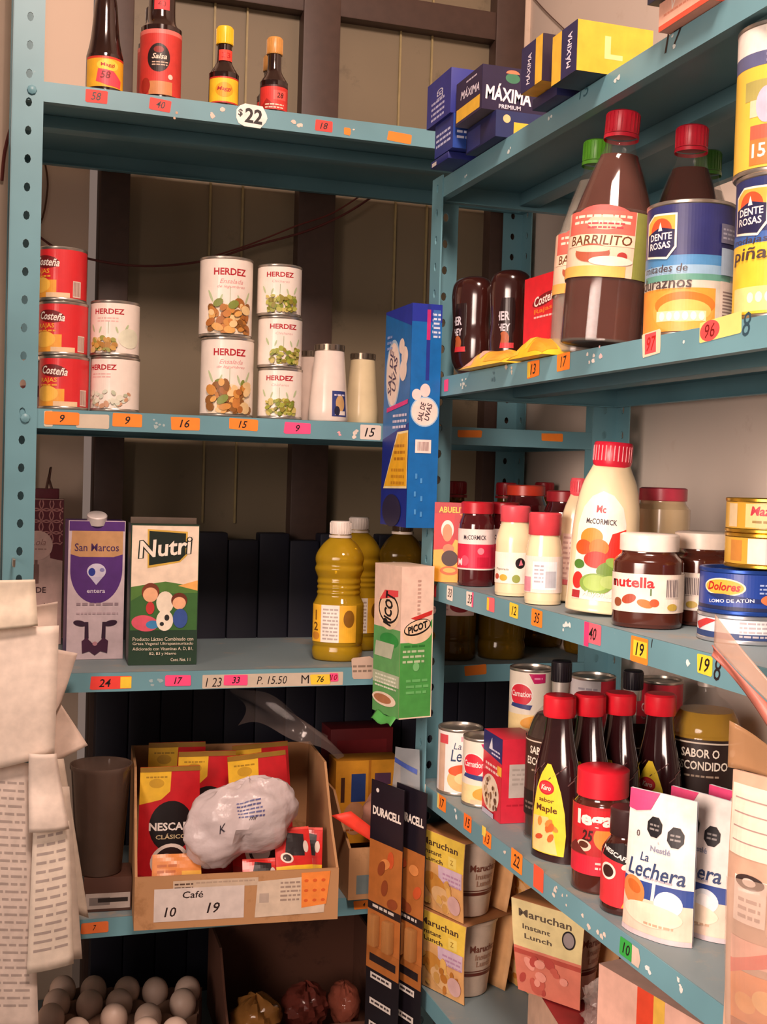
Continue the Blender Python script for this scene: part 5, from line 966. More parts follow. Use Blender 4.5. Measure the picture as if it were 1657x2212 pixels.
# ---------------- hanging on the corner post: two dispenser boxes and battery cards
def a_blue(b, w, h):
    b.rect(0, 0, w, h, C('1268ae', .35)); b.poly([(0, 0), (w, 0), (w, h*.47), (w*.0, h*.40)], C('1a2a86')); b.poly([(0, h), (w, h), (w, h*.9), (0, h*.99)], C('20309a'))
    b.ell(w*.35, h*.70, w*.28, h*.16, 'a8c4dc'); b.ell(w*.35, h*.70, w*.25, h*.145, 'ecd6c8'); b.ell(w*.66, h*.82, w*.1, h*.035, 'ecd6c8'); b.ell(w*.78, h*.77, w*.12, h*.045, 'ecd6c8'); b.ell(w*.74, h*.71, w*.13, h*.05, 'ecd6c8')
    b.text('SAL DE', w*.26, h*.71, 1.6, '4a3a5a', w=6.5, rot=82, bold=.02, shear=.2); b.text('UVAS', w*.42, h*.70, 1.6, '4a3a5a', w=5.0, rot=82, bold=.02, shear=.2); b.poly([(w*.15, h*.525), (w*.95, h*.555), (w*.95, h*.575), (w*.15, h*.545)], C('d82a80')); b.bars(w*.4, w*.92, h*.5, 3, .8, C('d8d0e4')); b.bars(w*.1, w*.3, h*.87, 3, .8, C('8aa0d0'))
    b.poly([(w*.1, h*.17), (w, h*.175), (w, h*.435), (w*.6, h*.43)], C('f6e4a8')); b.poly([(w*.13, h*.18), (w*.98, h*.185), (w*.98, h*.425), (w*.62, h*.42)], C('f0b428')); b.bars(w*.5, w*.9, h*.36, 3, .9, C('b87818')); b.bars(w*.4, w*.9, h*.25, 3, .9, C('c88a20')); b.ell(w*.45, h*.07, w*.36, h*.075, '2a2440')
def n_blue2(b, w, h):
    b.rect(0, 0, w, h, C('1366ae', .35)); b.rect(0, h*.92, w, h, C('20309a')); b.rect(w*.5, h*.66, w*.62, h, C('1f2f8a')); b.rect(w*.5, h*.84, w*.62, h*.975, C('c02a72')); b.bars(w*.68, w*.95, h*.95, 4, .8, C('c8d0e8')); b.rect(w*.7, h*.85, w*.95, h*.975, C('3a6ab0')); b.bars(w*.72, w*.95, h*.95, 6, .6, C('d0d8ee'))
    b.ell(w*.5, h*.52, w*.47, h*.068, '9cc0dc'); b.ell(w*.5, h*.52, w*.43, h*.062, 'ecd4ca'); b.ell(w*.22, h*.595, w*.16, h*.025, 'e6cfca'); b.ell(w*.5, h*.615, w*.17, h*.03, 'e6cfca'); b.text('SAL DE', w*.40, h*.52, .75, '4a343c', w=2.6, rot=78, bold=.02, shear=.2); b.text('UVAS', w*.62, h*.52, .75, '4a343c', w=2.4, rot=78, bold=.02, shear=.2)
    b.rect(w*.22, h*.335, w*.75, h*.395, C('ecdcd4')); b.stripes(w*.3, h*.345, w*.68, h*.385, 9, C('a88a84'))
    for u, v in ((.25, .22), (.42, .2), (.22, .14), (.44, .12), (.24, .06), (.44, .05)): b.rect(w*u, h*v, w*u+.3, h*v+.7, C('4a90cc'))
yb = 155.6
box_thing('antacid_box', 'tall blue dispenser box with white bubble circle hanging on the corner post', 'box', (56.2, 155.2, 118.0), 4.35, 11.4, 30.6, radians(0), '1a2f8c', n_blue2, None, None, None, a_blue, tilt=(0, 0))
def n_pic(b, w, h):
    b.rect(0, 0, w, h, C('eacbb8', .5)); b.rect(0, 0, w, h*.5, C('4a9a48')); b.poly([(0, h*.5), (w*.55, h*.5), (w, h*.66), (w, h*.48), (0, h*.48)], C('4a9a48')); b.ell(w*.52, h*.565, w*.46, h*.072, 'eacba8', rot=8); b.poly([(w*.3, h*.66), (w*.98, h*.71), (w*.96, h*.68), (w*.5, h*.645)], C('c8302c'))
    b.ell(w*.52, h*.6, w*.43, h*.05, '1c1614', rot=16); b.ell(w*.52, h*.603, w*.40, h*.041, 'eacba8', rot=16); b.text('PICOT', w*.53, h*.6, 1.0, '1c1614', w=w*.66, bold=.05, shear=.2, rot=16)
    b.bars(w*.12, w*.8, h*.47, 1, .6, C('2f7a34')); b.bars(w*.08, w*.75, h*.435, 3, .7, C('b8c8a0')); b.bars(w*.2, w*.9, h*.24, 3, .8, C('6ab468')); b.ell(w*.5, h*.34, .5, .6, '7cc07a'); b.bars(w*.5, w*.6, h*.9, 9, .55, C('c49c8c')); b.rect(0, 0, w, .18, C('e6d2b8')); b.rect(w-.14, 0, w, h, C('e6d2b8'))
def a_pic(b, w, h):
    b.rect(0, 0, w, h, C('dcbca8', .5)); b.rect(0, 0, w, h*.58, C('5a9a58')); b.ell(w*.55, h*.7, w*.42, h*.13, 'e8c8a8'); b.ell(w*.55, h*.71, w*.38, h*.1, '1c1614'); b.ell(w*.55, h*.71, w*.34, h*.085, 'e8c8a8'); b.poly([(w*.2, h*.76), (w*.9, h*.8), (w*.9, h*.84), (w*.4, h*.83)], C('d8484a')); b.text('PICOT', w*.55, h*.71, w*.3, '1c1614', w=4.6, rot=80, bold=.04)
    b.ell(w*.6, h*.5, w*.35, h*.05, '2f8a3c'); b.poly([(w*.05, h*.38), (w*.7, h*.38), (w*.8, h*.48), (w*.1, h*.48)], C('b0b49c')); b.rect(0, h*.2, w, h*.28, C('a8b498')); b.bars(w*.1, w*.9, h*.25, 4, .5, C('d8dcc8')); b.ell(w*.45, h*.1, w*.45, h*.045, 'e2cdb8'); b.ell(w*.4, h*.1, w*.33, h*.03, 'a8704c')
t = box_thing('antacid_box', 'tall green and white dispenser box hanging below the blue one', 'box', (55.2, 152.6, 92.3), 5.0, 7.6, 20.6, radians(10), 'd8c0a8', n_pic, None, None, None, a_pic, tilt=(0, radians(-.5)))
b = MB(); b.grid(lambda u, v: (-2.5-.9*v+.2*sin(6*u), .6+5.6*u, .1-1.1*v+.25*sin(9*u)), 8, 4, C('4a9a48', .5)); b.build('torn_flap', t, solid=.06)
def battery_card(label, loc, rz, w, h):
    t = thing('battery_card', label, 'card', loc, rz, 'battery cards hanging at the corner'); s = MB(); s.box(-w/2, w/2, 0, .12, 0, h, C('17131a', .4)); s.layer = 0; s.on(flat((-w/2, -.01, 0)))
    s.rect(0, h*.36, w, h*.77, C('b06a34', .35)); s.rect(0, h*.77, w, h, C('1c1822', .35)); s.ell(w*.2, h*.965, .35, .3, 'e6dcd6'); s.text('DURACELL', w*.5, h*.885, h*.034, 'efe6dc', w=w*.86, bold=.04)
    s.rect(0, h*.27, w, h*.36, C('a8642e')); s.rect(0, h*.50, w, h*.53, C('241a1c')); s.bars(w*.15, w*.8, h*.512, 1, .9, C('cfc6bc')); s.rect(w*.1, h*.30, w*.9, h*.33, C('241a1c'))
    for k in range(5): s.ell(w*random.uniform(.2, .8), h*random.uniform(.55, .72), w*.16, h*.02, random.choice(['c8562c', 'd88a4c', '8a4424']), rot=random.uniform(0, 90))
    for v in (.235, .135, .045): s.rect(w*.15, h*v, w*.8, h*v+.9, C('d6cec6')); s.bars(w*.2, w*.75, h*v+.3, 1, .7, C('3a3234'))
    s.build('card', t)
    b = MB()
    for k in range(2):
        u = -w*.22+k*w*.44; b.box(u-.9, u+.9, -1.1, -.02, h*.37, h*.49, see_through('c08850', .5, .1), .3)
    b.build('blister', t); return t
battery_card('black and copper battery card hanging at the corner, the front left one', (53.9, 159.2, 44.6), radians(-71), 7.6, 37.0)
battery_card('black and copper battery card hanging directly behind the front one', (56.4, 156.2, 44.2), radians(-73), 7.0, 37.6)
t = thing('plastic_strip', 'grey plastic hanger strip with a blue line above the battery cards', 'hanger', (56.4, 158.6, 79.6), radians(-45)); b = MB()
b.grid(lambda u, v: ((u-.5)*4.6*(1-.2*v), .15*sin(5*u+3*v), v*7.2), 8, 8, see_through('9fa4a8', .25, .2)); b.on(lambda u, v, off: (u, .15*sin(5*(u/4.6+.5)+3*v/7.2)-.05-off, v), .5); b.poly([(-1.9, 5.0), (1.7, 3.7), (1.7, 4.4), (-1.9, 5.7)], C('3a52a0')); b.build('strip', t)

# ---------------- left unit, fourth shelf: coffee display box and neighbours
z = ZL[4]+.05
def open_box(name, label, loc, w, d, hf, hb, rz, mat, art=None, group=None):
    t = thing(name, label, 'box', loc, rz, group); b = MB(); th = .35
    b.box(-w/2, w/2, 0, d, 0, th, mat); b.box(-w/2, w/2, 0, th, th, hf, mat); b.box(-w/2, w/2, d-th, d, th, hb, mat)
    for s in (-1, 1):
        x0 = s*w/2; x1 = x0-s*th; pts = [(th, th), (d-th, th), (d-th, hb), (d*.45, hb), (d*.2, hf+(hb-hf)*.35), (th, hf)]
        n = len(pts); vs = [(x0, y, zz) for y, zz in pts]+[(x1, y, zz) for y, zz in pts]
        b.add(vs, [list(range(n)), list(range(n, 2*n))[::-1]]+[[i, (i+1) % n, n+(i+1) % n, n+i] for i in range(n)], mat)
    b.build('carton', t, angle=20)
    if art: l = MB(); l.on(flat((-w/2+(1.2 if w > 20 else 0), -.02, 0))); art(l, w, hf); l.build('price_card', t)
    return t
def art_cafe(l, w, h):
    l.vlim = (0, 7.1); l.rect(3.9, 5.4, 15.5, 6.5, C('cbb49c')); l.bars(4.1, 6.6, 5.9, 2, .5, C('5a4438')); l.bars(7, 15, 6.0, 1, .5, C('b39c88'))
    l.rect(1.4, 1.0, 13.6, 5.5, C('d8cbc4', .5)); l.text('Café', 6.6, 4.55, .95, '2a1c1c', w=2.8, bold=.012, shear=.1); l.text('10', 3.6, 2.3, 1.35, '2a1c1c', bold=.012, shear=.2); l.text('19', 9.4, 2.6, 1.45, '2a1c1c', bold=.012, shear=.25)
    l.poly([(15.1, .9), (24.8, 1.1), (25.2, 6.4), (15.4, 5.9)], C('d6c2ac', .5)); l.bars(18.6, 21.4, 5.4, 5, .6, C('a08a7c')); l.rect(15.7, 2.9, 17.0, 4.2, C('b8a698')); l.poly([(21.6, 1.9), (25.1, 2.3), (25.6, 6.9), (21.5, 6.8)], C('f08a3a', .6))
    for k in range(9): l.ell(22.2+(k % 3)*1.2, 2.9+(k//3)*1.4, .3, .22, 'd8602a', n=8)
BR = radians(-4.5); bl = on_z(520, 1998, z); bl = (33.4, 161.2, z)
open_box('display_box', 'tan cardboard display box of coffee sachets with handwritten price cards', bl, 28.0, 25, 7.2, 19.5, BR, CARD, art_cafe)
def art_nescafe(l, w, h):
    a = w/2; l.rect(-a, 0, a, h, C('c2222a', .3)); l.poly([(-a, h), (a*.05, h), (a*.0, h*.82), (-a*.3, h*.76), (-a, h*.72)], C('e8b82e')); l.ell(-a*.45, h*.88, a*.25, h*.035, 'c89a24'); l.bars(-a*.8, a*-.1, h*.92, 1, .5, C('a8801c')); l.ell(a*.05, h*.56, a*.72, h*.19, '160e10')
    l.text('NESCAFÉ', a*.05, h*.565, h*.075, 'e9e0d8', w=w*.72, bold=.03); l.text('CLÁSICO', a*.05, h*.485, h*.04, 'c8b48a', w=w*.5, bold=.02); l.ell(a*.0, h*.3, a*.62, h*.13, 'e2d2c6', rot=18); l.ell(a*.0, h*.3, a*.5, h*.105, '2a1412', rot=18); l.ell(a*-.1, h*.29, a*.3, h*.07, 'b8a49c', rot=18); l.poly([(-a, 0), (a, 0), (a, h*.1), (-a, h*.2)], C('a01c22')); l.rect(-a, h*.965, a, h, C('8f6a20'))
def inbox(u, v, w): return (bl[0]+u*cos(BR)-v*sin(BR), bl[1]+u*sin(BR)+v*cos(BR), z+w)
K = 'coffee pouches in the display box'
pouch('red coffee pouch with yellow corner, front left in the display box', inbox(-8.9, 10.5, .5), 9.0, 19.0, 2.6, BR+radians(2), art_nescafe, 'coffee_pouch', K, 'b02028')
pouch('red coffee pouch standing between the front left and front right ones', inbox(-3.2, 15.2, .5), 9.0, 20.0, 2.4, BR, art_nescafe, 'coffee_pouch', K, 'b02028')
pouch('red coffee pouch tilted a little, front right in the display box', inbox(5.4, 11.8, .9), 9.2, 20.0, 2.6, BR+radians(3), art_nescafe, 'coffee_pouch', K, 'b02028', tilt=(0, radians(-5)))
pouch('red coffee pouch at the back left of the display box, yellowish top edge showing', inbox(-7.4, 19.0, .5), 9.0, 20.6, 2.2, BR, art_nescafe, 'coffee_pouch', K, 'b02028')
pouch('red coffee pouch at the back right of the display box, only its edge showing', inbox(6.3, 17.2, .9), 9.0, 20.2, 2.2, BR, art_nescafe, 'coffee_pouch', K, 'b02028', tilt=(0, radians(-4)))
def art_mini(l, w, h):
    a = w/2; l.rect(-a, 0, a, h, C('cf2a26', .3)); l.rect(-a, 0, a, h*.24, C('f0c02a')); l.bars(-a*.7, a*.7, h*.1, 1, .6, C('8a2a1c')); l.poly([(-a*.5, h*.45), (a*.6, h*.42), (a*.65, h*.85), (-a*.3, h*.9)], C('1c1214')); l.ell(-a*.4, h*.4, a*.36, h*.1, 'e8d8c8', rot=-20); l.ell(-a*.4, h*.4, a*.24, h*.07, '2a1412', rot=-20); l.ell(a*.7, h*.6, a*.15, h*.12, 'd8c8bc'); l.rect(-a, h*.95, a, h, C('e8483a'))
MK = 'small coffee sachets lying in the display box'
pouch('small red and black coffee sachet with yellow foot, right front corner of the display box', inbox(8.3, 2.6, 5.2), 5.4, 7.0, .9, BR+radians(6), art_mini, 'coffee_sachet', MK, 'a02020', tilt=(radians(-24), 0))
pouch('small coffee sachet leaning against the box wall behind the front corner one', inbox(10.0, 5.0, 4.6), 5.0, 6.8, .8, BR-radians(14), art_mini, 'coffee_sachet', MK, 'a02020', tilt=(radians(-20), 0))
pouch('small coffee sachet lying low in front of the plastic bag', inbox(3.4, 1.4, 3.6), 5.2, 5.0, .8, BR, art_mini, 'coffee_sachet', MK, 'a02020', tilt=(radians(-35), 0))
def art_or(l, w, h): a = w/2; l.rect(-a, 0, a, h, C('d8843c', .35)); l.rect(a*.2, 0, a, h*.6, C('e8b040')); l.bars(-a*.8, 0, h*.7, 2, .8, C('b8642a'))
pouch('orange sachet at the left front of the display box', inbox(-8.2, 2.0, 3.4), 7.0, 6.0, 1.0, BR, art_or, 'coffee_sachet', MK, 'b8642a', tilt=(radians(-26), 0))
t = thing('plastic_bag', 'knotted white plastic bag lying on the coffee pouches, blue print at its top', 'bag', inbox(.4, 4.6, 12.9), BR); b = MB(); BAG = see_through('d8caca', .2, .3, None, .5, 22)
def bag(u, v):
    a, bb = 2*pi*u, pi*(v-.5); x, y, zz = cos(bb)*cos(a), cos(bb)*sin(a), sin(bb); ph = atan2(zz, x)
    k = 1-.30*math.exp(-((ph+1.25)/.35)**2)-.10*math.exp(-((ph-1.9)/.45)**2)+.10*math.exp(-((ph-.75)/.5)**2)+.06*math.exp(-((ph+2.2)/.4)**2)
    k *= 1+.035*sin(6*a+5*bb)+.03*sin(9*bb+3*a)+.012*sin(17*a+4*bb)+.012*sin(21*bb-5*a)
    return (7.6*k*x*(1-.0*zz)+1.1*k*zz*1.3, 3.6*k*y, 6.4*k*zz)
b.grid(bag, 56, 36, BAG); b.build('film', t)
l = MB(); 
def bagmap(u, v, off):
    a = 1.5*pi+u/8.0; bb = v/6.4; q = bag((a/(2*pi)) % 1, bb/pi+.5); return (q[0], q[1]-off-.08, q[2])
l.on(bagmap, .5, .5); 
for k in range(5): l.bars(-2.2+k*.3, 2.0+k*.2, 3.9-k*.55, 1, .5, C('5a5a8a'))
l.text('K', -2.9, .2, 1.1, '2c2634', shear=.4, rot=30); l.text('mi', 1.2, 1.6, .6, '2c2634', shear=.3); l.build('print', t)

# smoke tumbler on a small carton
bx = on_z(238, 1968, z); bx = (bx[0]-.4, bx[1], z)
box_thing('carton', 'small dark carton with white label under the smoked tumbler', 'box', bx, 6.6, 6.2, 4.8, radians(-4), '54382e', lambda b, w, h: (b.rect(.3, .4, w-.2, 2.6, C('b8aca4')), b.rect(.8, .9, w*.55, 2.0, C('7d7470')), b.rect(w*.3, 1.3, w-.5, 1.9, C('2a2220'))))
loc = (bx[0]-1.0, bx[1]+3.1, z+4.85); t = thing('tumbler', 'smoked brown plastic tumbler standing on a small carton beside the receipts', 'cup', loc, 0); SM = see_through('8a7468', .5, .14, 'b09a8c')
b = MB(); b.lathe([(0, .3), (2.9, .3), (3.0, 0), (3.15, .2), (4.15, 14.6), (4.35, 14.9), (4.35, 15.4), (4.15, 15.4), (4.0, 14.9), (3.0, .6), (0, .55)], SM, 44); b.build('cup', t)
# second box with picture panel
b2 = (57.6, 166.6, z)
def art_b2(l, w, h): l.rect(1.2, .8, 6.2, 3.6, C('6f7c7c')); l.rect(5.0, 2.2, 8.6, 5.6, C('5a4030')); l.rect(5.6, 2.8, 8.0, 5.0, C('a88a68'))
t = open_box('display_box', 'second brown box right of the coffee display box, orange-red flap at its edge', b2, 13.5, 24, 7.6, 13.5, radians(-2), CARD, art_b2)
m = MB(); m.grid(lambda u, v: (-6.75+.3-3.0*v*(1-u*.4)+6.0*u, -.3+1.2*(1-u), 12.9-4.6*u-.5*v), 6, 3, C('f0402c', .5)); m.build('flap', t, solid=.12)
def art_yb(b, w, h): b.rect(0, 0, w, h, C('d8962c', .4)); b.rect(w*.24, h*.5, w*.46, h*.84, C('27407c')); b.rect(w*.6, h*.7, w*.85, h*.84, C('5a3a54')); b.rect(w*.5, 0, w*.54, h, C('b87420')); b.ell(w*.3, h*.3, w*.18, h*.2, 'c89068'); b.rect(w*.08, h*.5, w*.14, h*.8, C('4a2a1c')); b.ell(w*.75, h*.3, w*.16, h*.22, 'b87a58'); b.bars(w*.1, w*.45, h*.15, 1, .6, C('a8581c'))
box_thing('picture_box', 'yellow-orange printed carton standing in the second brown box', 'box', (57.2, 178.6, z+4.6), 10.5, 5, 13.0, radians(-2), 'c8862a', art_yb)
t = thing('plastic_bag', 'crumpled pinkish plastic bag in the second brown box', 'bag', (58.4, 172.2, z+7.8), 0); b = MB(); crumple(b, 0, 0, 3.2, 4.0, 2.8, 3.6, see_through('c08a78', .25, .2, None, .4, 16), 9, .14); b.build('film', t)
box_thing('carton', 'dark red carton in the shadow behind the second brown box', 'box', (60.5, 193, z), 11, 6, 19.5, 0, '6a1c20', lambda b, w, h: b.rect(w*.1, h*.3, w*.9, h*.9, C('7a2024')))
t = thing('plastic_sheet', 'clear plastic sheet drooping from the coffee display box towards the right', 'film', inbox(10, 14, 20.6), radians(-8)); b = MB()
b.grid(lambda u, v: (-9+15*u+1.2*sin(5*v), -1.5+3.0*v+.8*sin(7*u), 4.2-5.5*u*u+5.5*v-2.6*v*u+.5*sin(9*u+4*v)), 26, 14, see_through('9a8a84', .80, .1, None, .5, 12)); b.build('film', t)

# ---------------- left unit, lowest shelf: eggs and a dark carton
z = ZL[5]+.05
ER = radians(-14); eo = (8.6, 176.0)
def epos(i, j): return (eo[0]+i*4.75*cos(ER)-j*4.75*sin(ER), eo[1]+i*4.75*sin(ER)+j*4.75*cos(ER))
t = thing('egg_tray', 'brown moulded pulp egg tray stack on the lowest shelf, bottom left', 'tray', (eo[0], eo[1], z), ER); b = MB(); PULP = worn('8a6a58', '7a5a4a', 12, .9, .6)
nx, ny = 5, 4
for lay in (0, 2.6):
    def tr(u, v, lay=lay):
        x, y = -2.4+u*nx*4.75, -2.4+v*ny*4.75; return (x, y, 2.6+lay+1.1*(-cos(2*pi*(x)/4.75)*.5-cos(2*pi*(y)/4.75)*.5))
    b.grid(tr, nx*8, ny*8, PULP)
b.box(-2.4, -2.4+nx*4.75, -2.4, -2.2, 0, 4.6, PULP); b.box(-2.4, -2.4+nx*4.75, -2.6+ny*4.75, -2.4+ny*4.75, 0, 4.6, PULP); b.box(-2.4, -2.2, -2.2, -2.6+ny*4.75, 0, 4.6, PULP); b.box(-2.6+nx*4.75, -2.4+nx*4.75, -2.2, -2.6+ny*4.75, 0, 4.6, PULP)
b.build('tray', t)
eb = MB(); eb.lathe([(2.0*sin(pi*k/14)*(1-.10*cos(pi*k/14)*-1*-1) if 0 < k < 14 else 0, 2.5-2.5*cos(pi*k/14)) for k in range(15)], C('d9bfae', .45, 0, .05, 30), 28)
EGG = None
for j in range(ny):
    for i in range(nx):
        if (i, j) in ((0, 0), (2, 0), (1, 1), (4, 1), (3, 2)): continue
        x, y = epos(i, j); zz = z+3.95
        if EGG is None: EGG = tag(eb.build('egg', None, (x, y, zz)), 'white egg standing in the pulp tray at the bottom left', 'egg', 'eggs in the tray'); continue
        e = EGG.copy(); COL.objects.link(e); e.location = Vector((x, y, zz))*CM; e.rotation_euler = (random.uniform(-.1, .1), random.uniform(-.1, .1), random.uniform(0, 6))
t = open_box('display_box', 'dark brown open carton on the lowest shelf, right of the eggs', (47.2, 172.0, z), 25.0, 22, 5.0, 14.2, radians(-2), worn('5f3a2a', '4c2d20', 5, .8, .55))
K = 'crumpled plastic bags in the dark carton'
for i, (dx, dy, zz, rx, colr, sd, lb) in enumerate(((-7.2, 6, 4.0, 3.9, 'a8743c', 21, 'yellowish crumpled bag at the left of the dark open carton'), (1.2, 8, 4.2, 3.7, '7a3a30', 22, 'reddish crumpled bag in the middle of the dark open carton'), (6.9, 6.2, 4.6, 2.4, '8a4a3a', 23, 'brownish crumpled bag at the right of the dark open carton'))):
    t = thing('plastic_bag', lb, 'bag', (47.2+dx, 172+dy, z+.5), 0, K); b = MB(); crumple(b, 0, 0, zz, rx, 3.6, 3.4, see_through(colr, .3, .12, None, .5, 14), sd, .14); b.build('film', t)

# ---------------- receipts hanging on the left post
def slip(label, quad, Y, lines=0, curl=.4, col='eadacb', blocks=(), name='receipt', seed=0, ink='b3a49c'):
    """quad: upper left, upper right, lower right, lower left corners as seen, hung at depth Y"""
    P = [Vector(on_y(p[0], p[1], Y)) for p in quad]; rr = random.Random(seed); ph = rr.uniform(0, 6)
    c = sum(P, Vector())/4; t = thing(name, label, 'receipt', c, 0, 'receipts clipped together at the left post')
    def f(u, v):
        q = (P[3]*(1-u)+P[2]*u)*(1-v)+(P[0]*(1-u)+P[1]*u)*v-c
        return (q.x, q.y+curl*sin(2.2*v*pi+ph)*.5+curl*.6*(u-.5)**2*4, q.z)
    b = MB(); b.grid(f, 8, 16, C(col, .75)); W_ = (P[1]-P[0]).length; H_ = (P[0]-P[3]).length
    b.build('paper', t, solid=.03)
    if lines or blocks:
        l = MB(); l.on(lambda u, v, off: (lambda q: (q[0], q[1]-.03-off, q[2]))(f(min(max(u/W_, 0), 1), min(max(v/H_, 0), 1))), .6, .6)
        if lines: l.bars(W_*.12, W_*.88, H_*.92, lines, H_*.84/lines, C(ink), .32)
        for (u0, v0, u1, v1) in blocks: l.rect(W_*u0, H_*v0, W_*u1, H_*v1, C('9a95a8'))
        l.build('print', t)
    return t
slip('long printed receipt at the far left, reaching the bottom edge of the picture', [(-60, 1640), (66, 1650), (84, 2240), (-60, 2240)], 162.2, 30, .4, 'e2d2c6', seed=1)
slip('wide pale receipt behind the long printed one, with a straight lower edge low down', [(30, 1700), (150, 1700), (178, 2072), (30, 2078)], 163.0, 10, .4, 'd8c8b8', seed=2)
slip('narrow printed receipt with a slanted lower edge, rightmost of the printed ones', [(72, 1790), (150, 1775), (160, 2085), (58, 2108)], 160.6, 14, .5, 'eadccb'  , (), seed=3)
slip('plain narrow receipt peeking out behind on the right, its lower corner pointed', [(95, 1640), (138, 1640), (192, 1985), (130, 1960)], 163.8, 0, .3, 'd2c2b0', seed=4)
slip('short curled receipt strip in the middle of the bundle', [(62, 1628), (122, 1628), (150, 1792), (62, 1800)], 159.6, 0, .9, 'f0e0d2', seed=5)
slip('folded paper whose corner points to the right from the bundle', [(60, 1440), (128, 1515), (190, 1610), (100, 1655)], 164.2, 0, .3, 'd8c2b2', seed=6)
slip('slanted paper behind the large blank sheet, its right edge leaning out', [(40, 1385), (168, 1412), (132, 1520), (60, 1640)], 163.4, 0, .3, 'e4d0c2', seed=7)
slip('large blank sheet in front, upper part of the bundle', [(-60, 1362), (128, 1352), (118, 1632), (-60, 1676)], 160.4, 0, .5, 'efdfd0', seed=8)
slip('thin crumpled sheet just below the topmost note', [(-60, 1330), (125, 1300), (122, 1392), (-60, 1395)], 162.6, 0, .6, 'dcc8ba', seed=9)
slip('small blank note at the very top of the receipt bundle', [(-60, 1254), (76, 1252), (82, 1352), (-60, 1366)], 159.4, 0, .4, 'f0e2cc', seed=10)
t = thing('wall_hook', 'small metal hook holding the receipts at the left post', 'hook', (3.0, 167.6, 112.5)); b = MB(); b.tube([(0, .4, 0), (0, -1.5, 0), (0, -5.0, -.5), (0, -9.0, -.3), (0, -9.6, .6)], .16, STEEL); b.build('wire', t)

# ---------------- cables on the back wall and by the door
def cable(label, pts, r, col, Y=None, X=None):
    P = [Vector(on_y(p[0], p[1], Y)) if Y else Vector(on_x(p[0], p[1], X)) for p in pts]; Q = []
    for i in range(len(P)-1):
        p0 = P[max(i-1, 0)]; p3 = P[min(i+2, len(P)-1)]
        for k in range(6):
            s = k/6; Q.append(.5*(2*P[i]+(P[i+1]-p0)*s+(2*p0-5*P[i]+4*P[i+1]-p3)*s*s+(3*P[i]-p0-3*P[i+1]+p3)*s**3))
    Q.append(P[-1]); o = Q[0].copy(); m = MB(); m.tube([q-o for q in Q], r, C(col, .6)); tag(m.build('cable', None, tuple(o)), label, 'cable', 'thin cables on the back wall')
cable('dark red cable sagging across the wall and door behind the cans', [(20, 470), (76, 505), (130, 540), (225, 566), (330, 575), (450, 562), (545, 532), (660, 500), (740, 465), (800, 428)], .2, '5c2420', Y=203.75)
cable('second thin red cable running up to the right, just above the sagging one', [(440, 560), (540, 528), (640, 488), (715, 462), (780, 422)], .14, '6a2a24', Y=203.78)
cable('brown cable curving down beside the left post under the top shelf', [(94, 335), (102, 380), (102, 415), (92, 470), (66, 530)], .16, '5a3418', Y=205.4)
cable('dark red cable left of the left post near the edge of the picture', [(22, 280), (10, 330), (4, 390)], .28, '6a2620', Y=205.2)
cable('thin dark cable slanting down the right wall at the top', [(1140, -20), (1180, 25), (1235, 78)], .1, '5a4038', X=WALLX-.3)

# ---------------- packets hanging near the right edge, close to the camera
t = thing('hanging_packet', 'snack packet with lined white label and orange foot in a clear bag, lower right corner', 'packet', (55.2, 75.0, 83.0), radians(-68), 'packets hanging at the right edge'); b = MB(); w, h = 6.4, 20.5
def pk(u, v): return ((u-.5)*w*1.0, -1.1*(1-abs(2*u-1)**2.2)*(1-abs(2*v-1)**4)+.1*sin(8*v+3*u), v*h)
b.grid(pk, 16, 28, C('c9a48c', .35)); b.grid(lambda u, v: ((.5-u)*w, .25+.6*(1-abs(2*u-1)**2)*(1-abs(2*v-1)**4), v*h), 10, 12, C('c9a48c', .35)); b.build('pouch', t)
l = MB(); l.on(lambda u, v, off: (lambda q: (q[0], q[1]-off-.04, q[2]))(pk(min(max(u/w, 0), 1), min(max(v/h, 0), 1))), .5, .5)
l.rect(.15, 14.4, w, 19.6, C('f0d8c4', .5))
for k in range(4): l.rect(.5, 15.4+k*1.05, w-.2, 15.5+k*1.05, C('a88a84'))
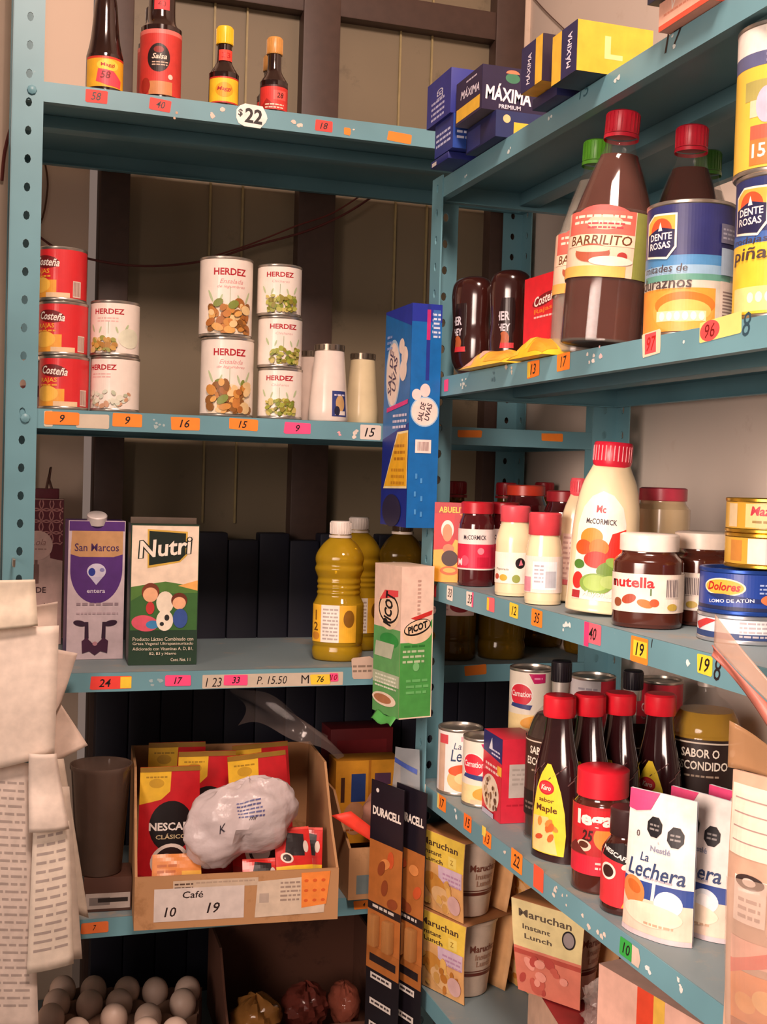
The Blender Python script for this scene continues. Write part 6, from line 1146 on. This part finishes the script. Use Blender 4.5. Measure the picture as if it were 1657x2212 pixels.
l.rect(1.1, 9.6, 4.0, 13.0, C('efdccf', .5)); l.ell(2.5, 12.7, 1.3, .55, '3a2c2a'); l.ell(2.5, 12.7, .6, .3, 'd8c8bc'); l.bars(1.6, 3.6, 11.2, 3, .6, C('b09c94')); l.rect(.9, 2.0, w, 6.0, C('e8863c')); l.poly([(.9, 5.4), (w, 8.2), (w, 9.4), (.9, 6.6)], C('e0463c')); l.rect(.9, 6.6, w, 8.4, C('eab09c')) ; l.poly([(.9, 5.6), (w, 7.6), (w, 8.8), (.9, 6.5)], C('e0463c')); l.ell(2.4, 3.6, 1.0, .8, 'f0a04a'); l.ell(4.2, 4.2, 1.1, .9, 'f4b86a'); l.rect(.9, .6, w, 2.0, C('b8643c')); l.build('print', t)
b = MB(); b.grid(lambda u, v: ((u-.5)*6.6*(1-.1*(1-v))+1.2, -1.6+.7*sin(6*u+5*v)*.5, -15+v*28), 14, 26, see_through('c4aa98', .74, .14, None, .5, 16)); b.build('clear_bag', t, solid=.02)
b = MB(); b.tube([(0, -.2, h), (.2, .2, h+.8), (.5, .6, h+1.4)], .1, C('c9b8a8')); b.build('string', t)
t = thing('hanging_packet', 'tan plastic packet with reddish curved edge before the blue tuna cans', 'packet', (55.0, 76.5, 104.0), radians(-68), 'packets hanging at the right edge'); b = MB()
def st(u, v):
    x = -4.6+7.5*u; e = 7.9-.78*(x+4.6)-.02*(x+4.6)**2; return (x+.7, -.5+.3*sin(5*u+3*v), e+v*(.8+1.1*u))
b.grid(st, 20, 5, C('b0685a', .4)); b.build('edge', t, solid=.1)
b = MB(); b.grid(lambda u, v: (lambda q: (q[0]+.05, q[1]+.15, q[2]+v*(2.4-1.2*u)))(st(u, 1)), 20, 8, see_through('c9a690', .45, .15, None, .4, 18)); b.build('film', t, solid=.02)
b = MB(); b.grid(lambda u, v: (-2.6+5.6*u, .3+.2*sin(6*u), -.6+v*(3.6-2.0*u)+ (1-v)*0), 12, 8, see_through('b58a62', .35, .2, None, .3, 14)); b.build('pouch', t, solid=.05)
b = MB(); b.tube([(1.2, .2, 5.2), (.9, 1.5, 6.2), (.6, 2.9, 5.6)], .1, C('c9b8a8')); b.build('string', t)
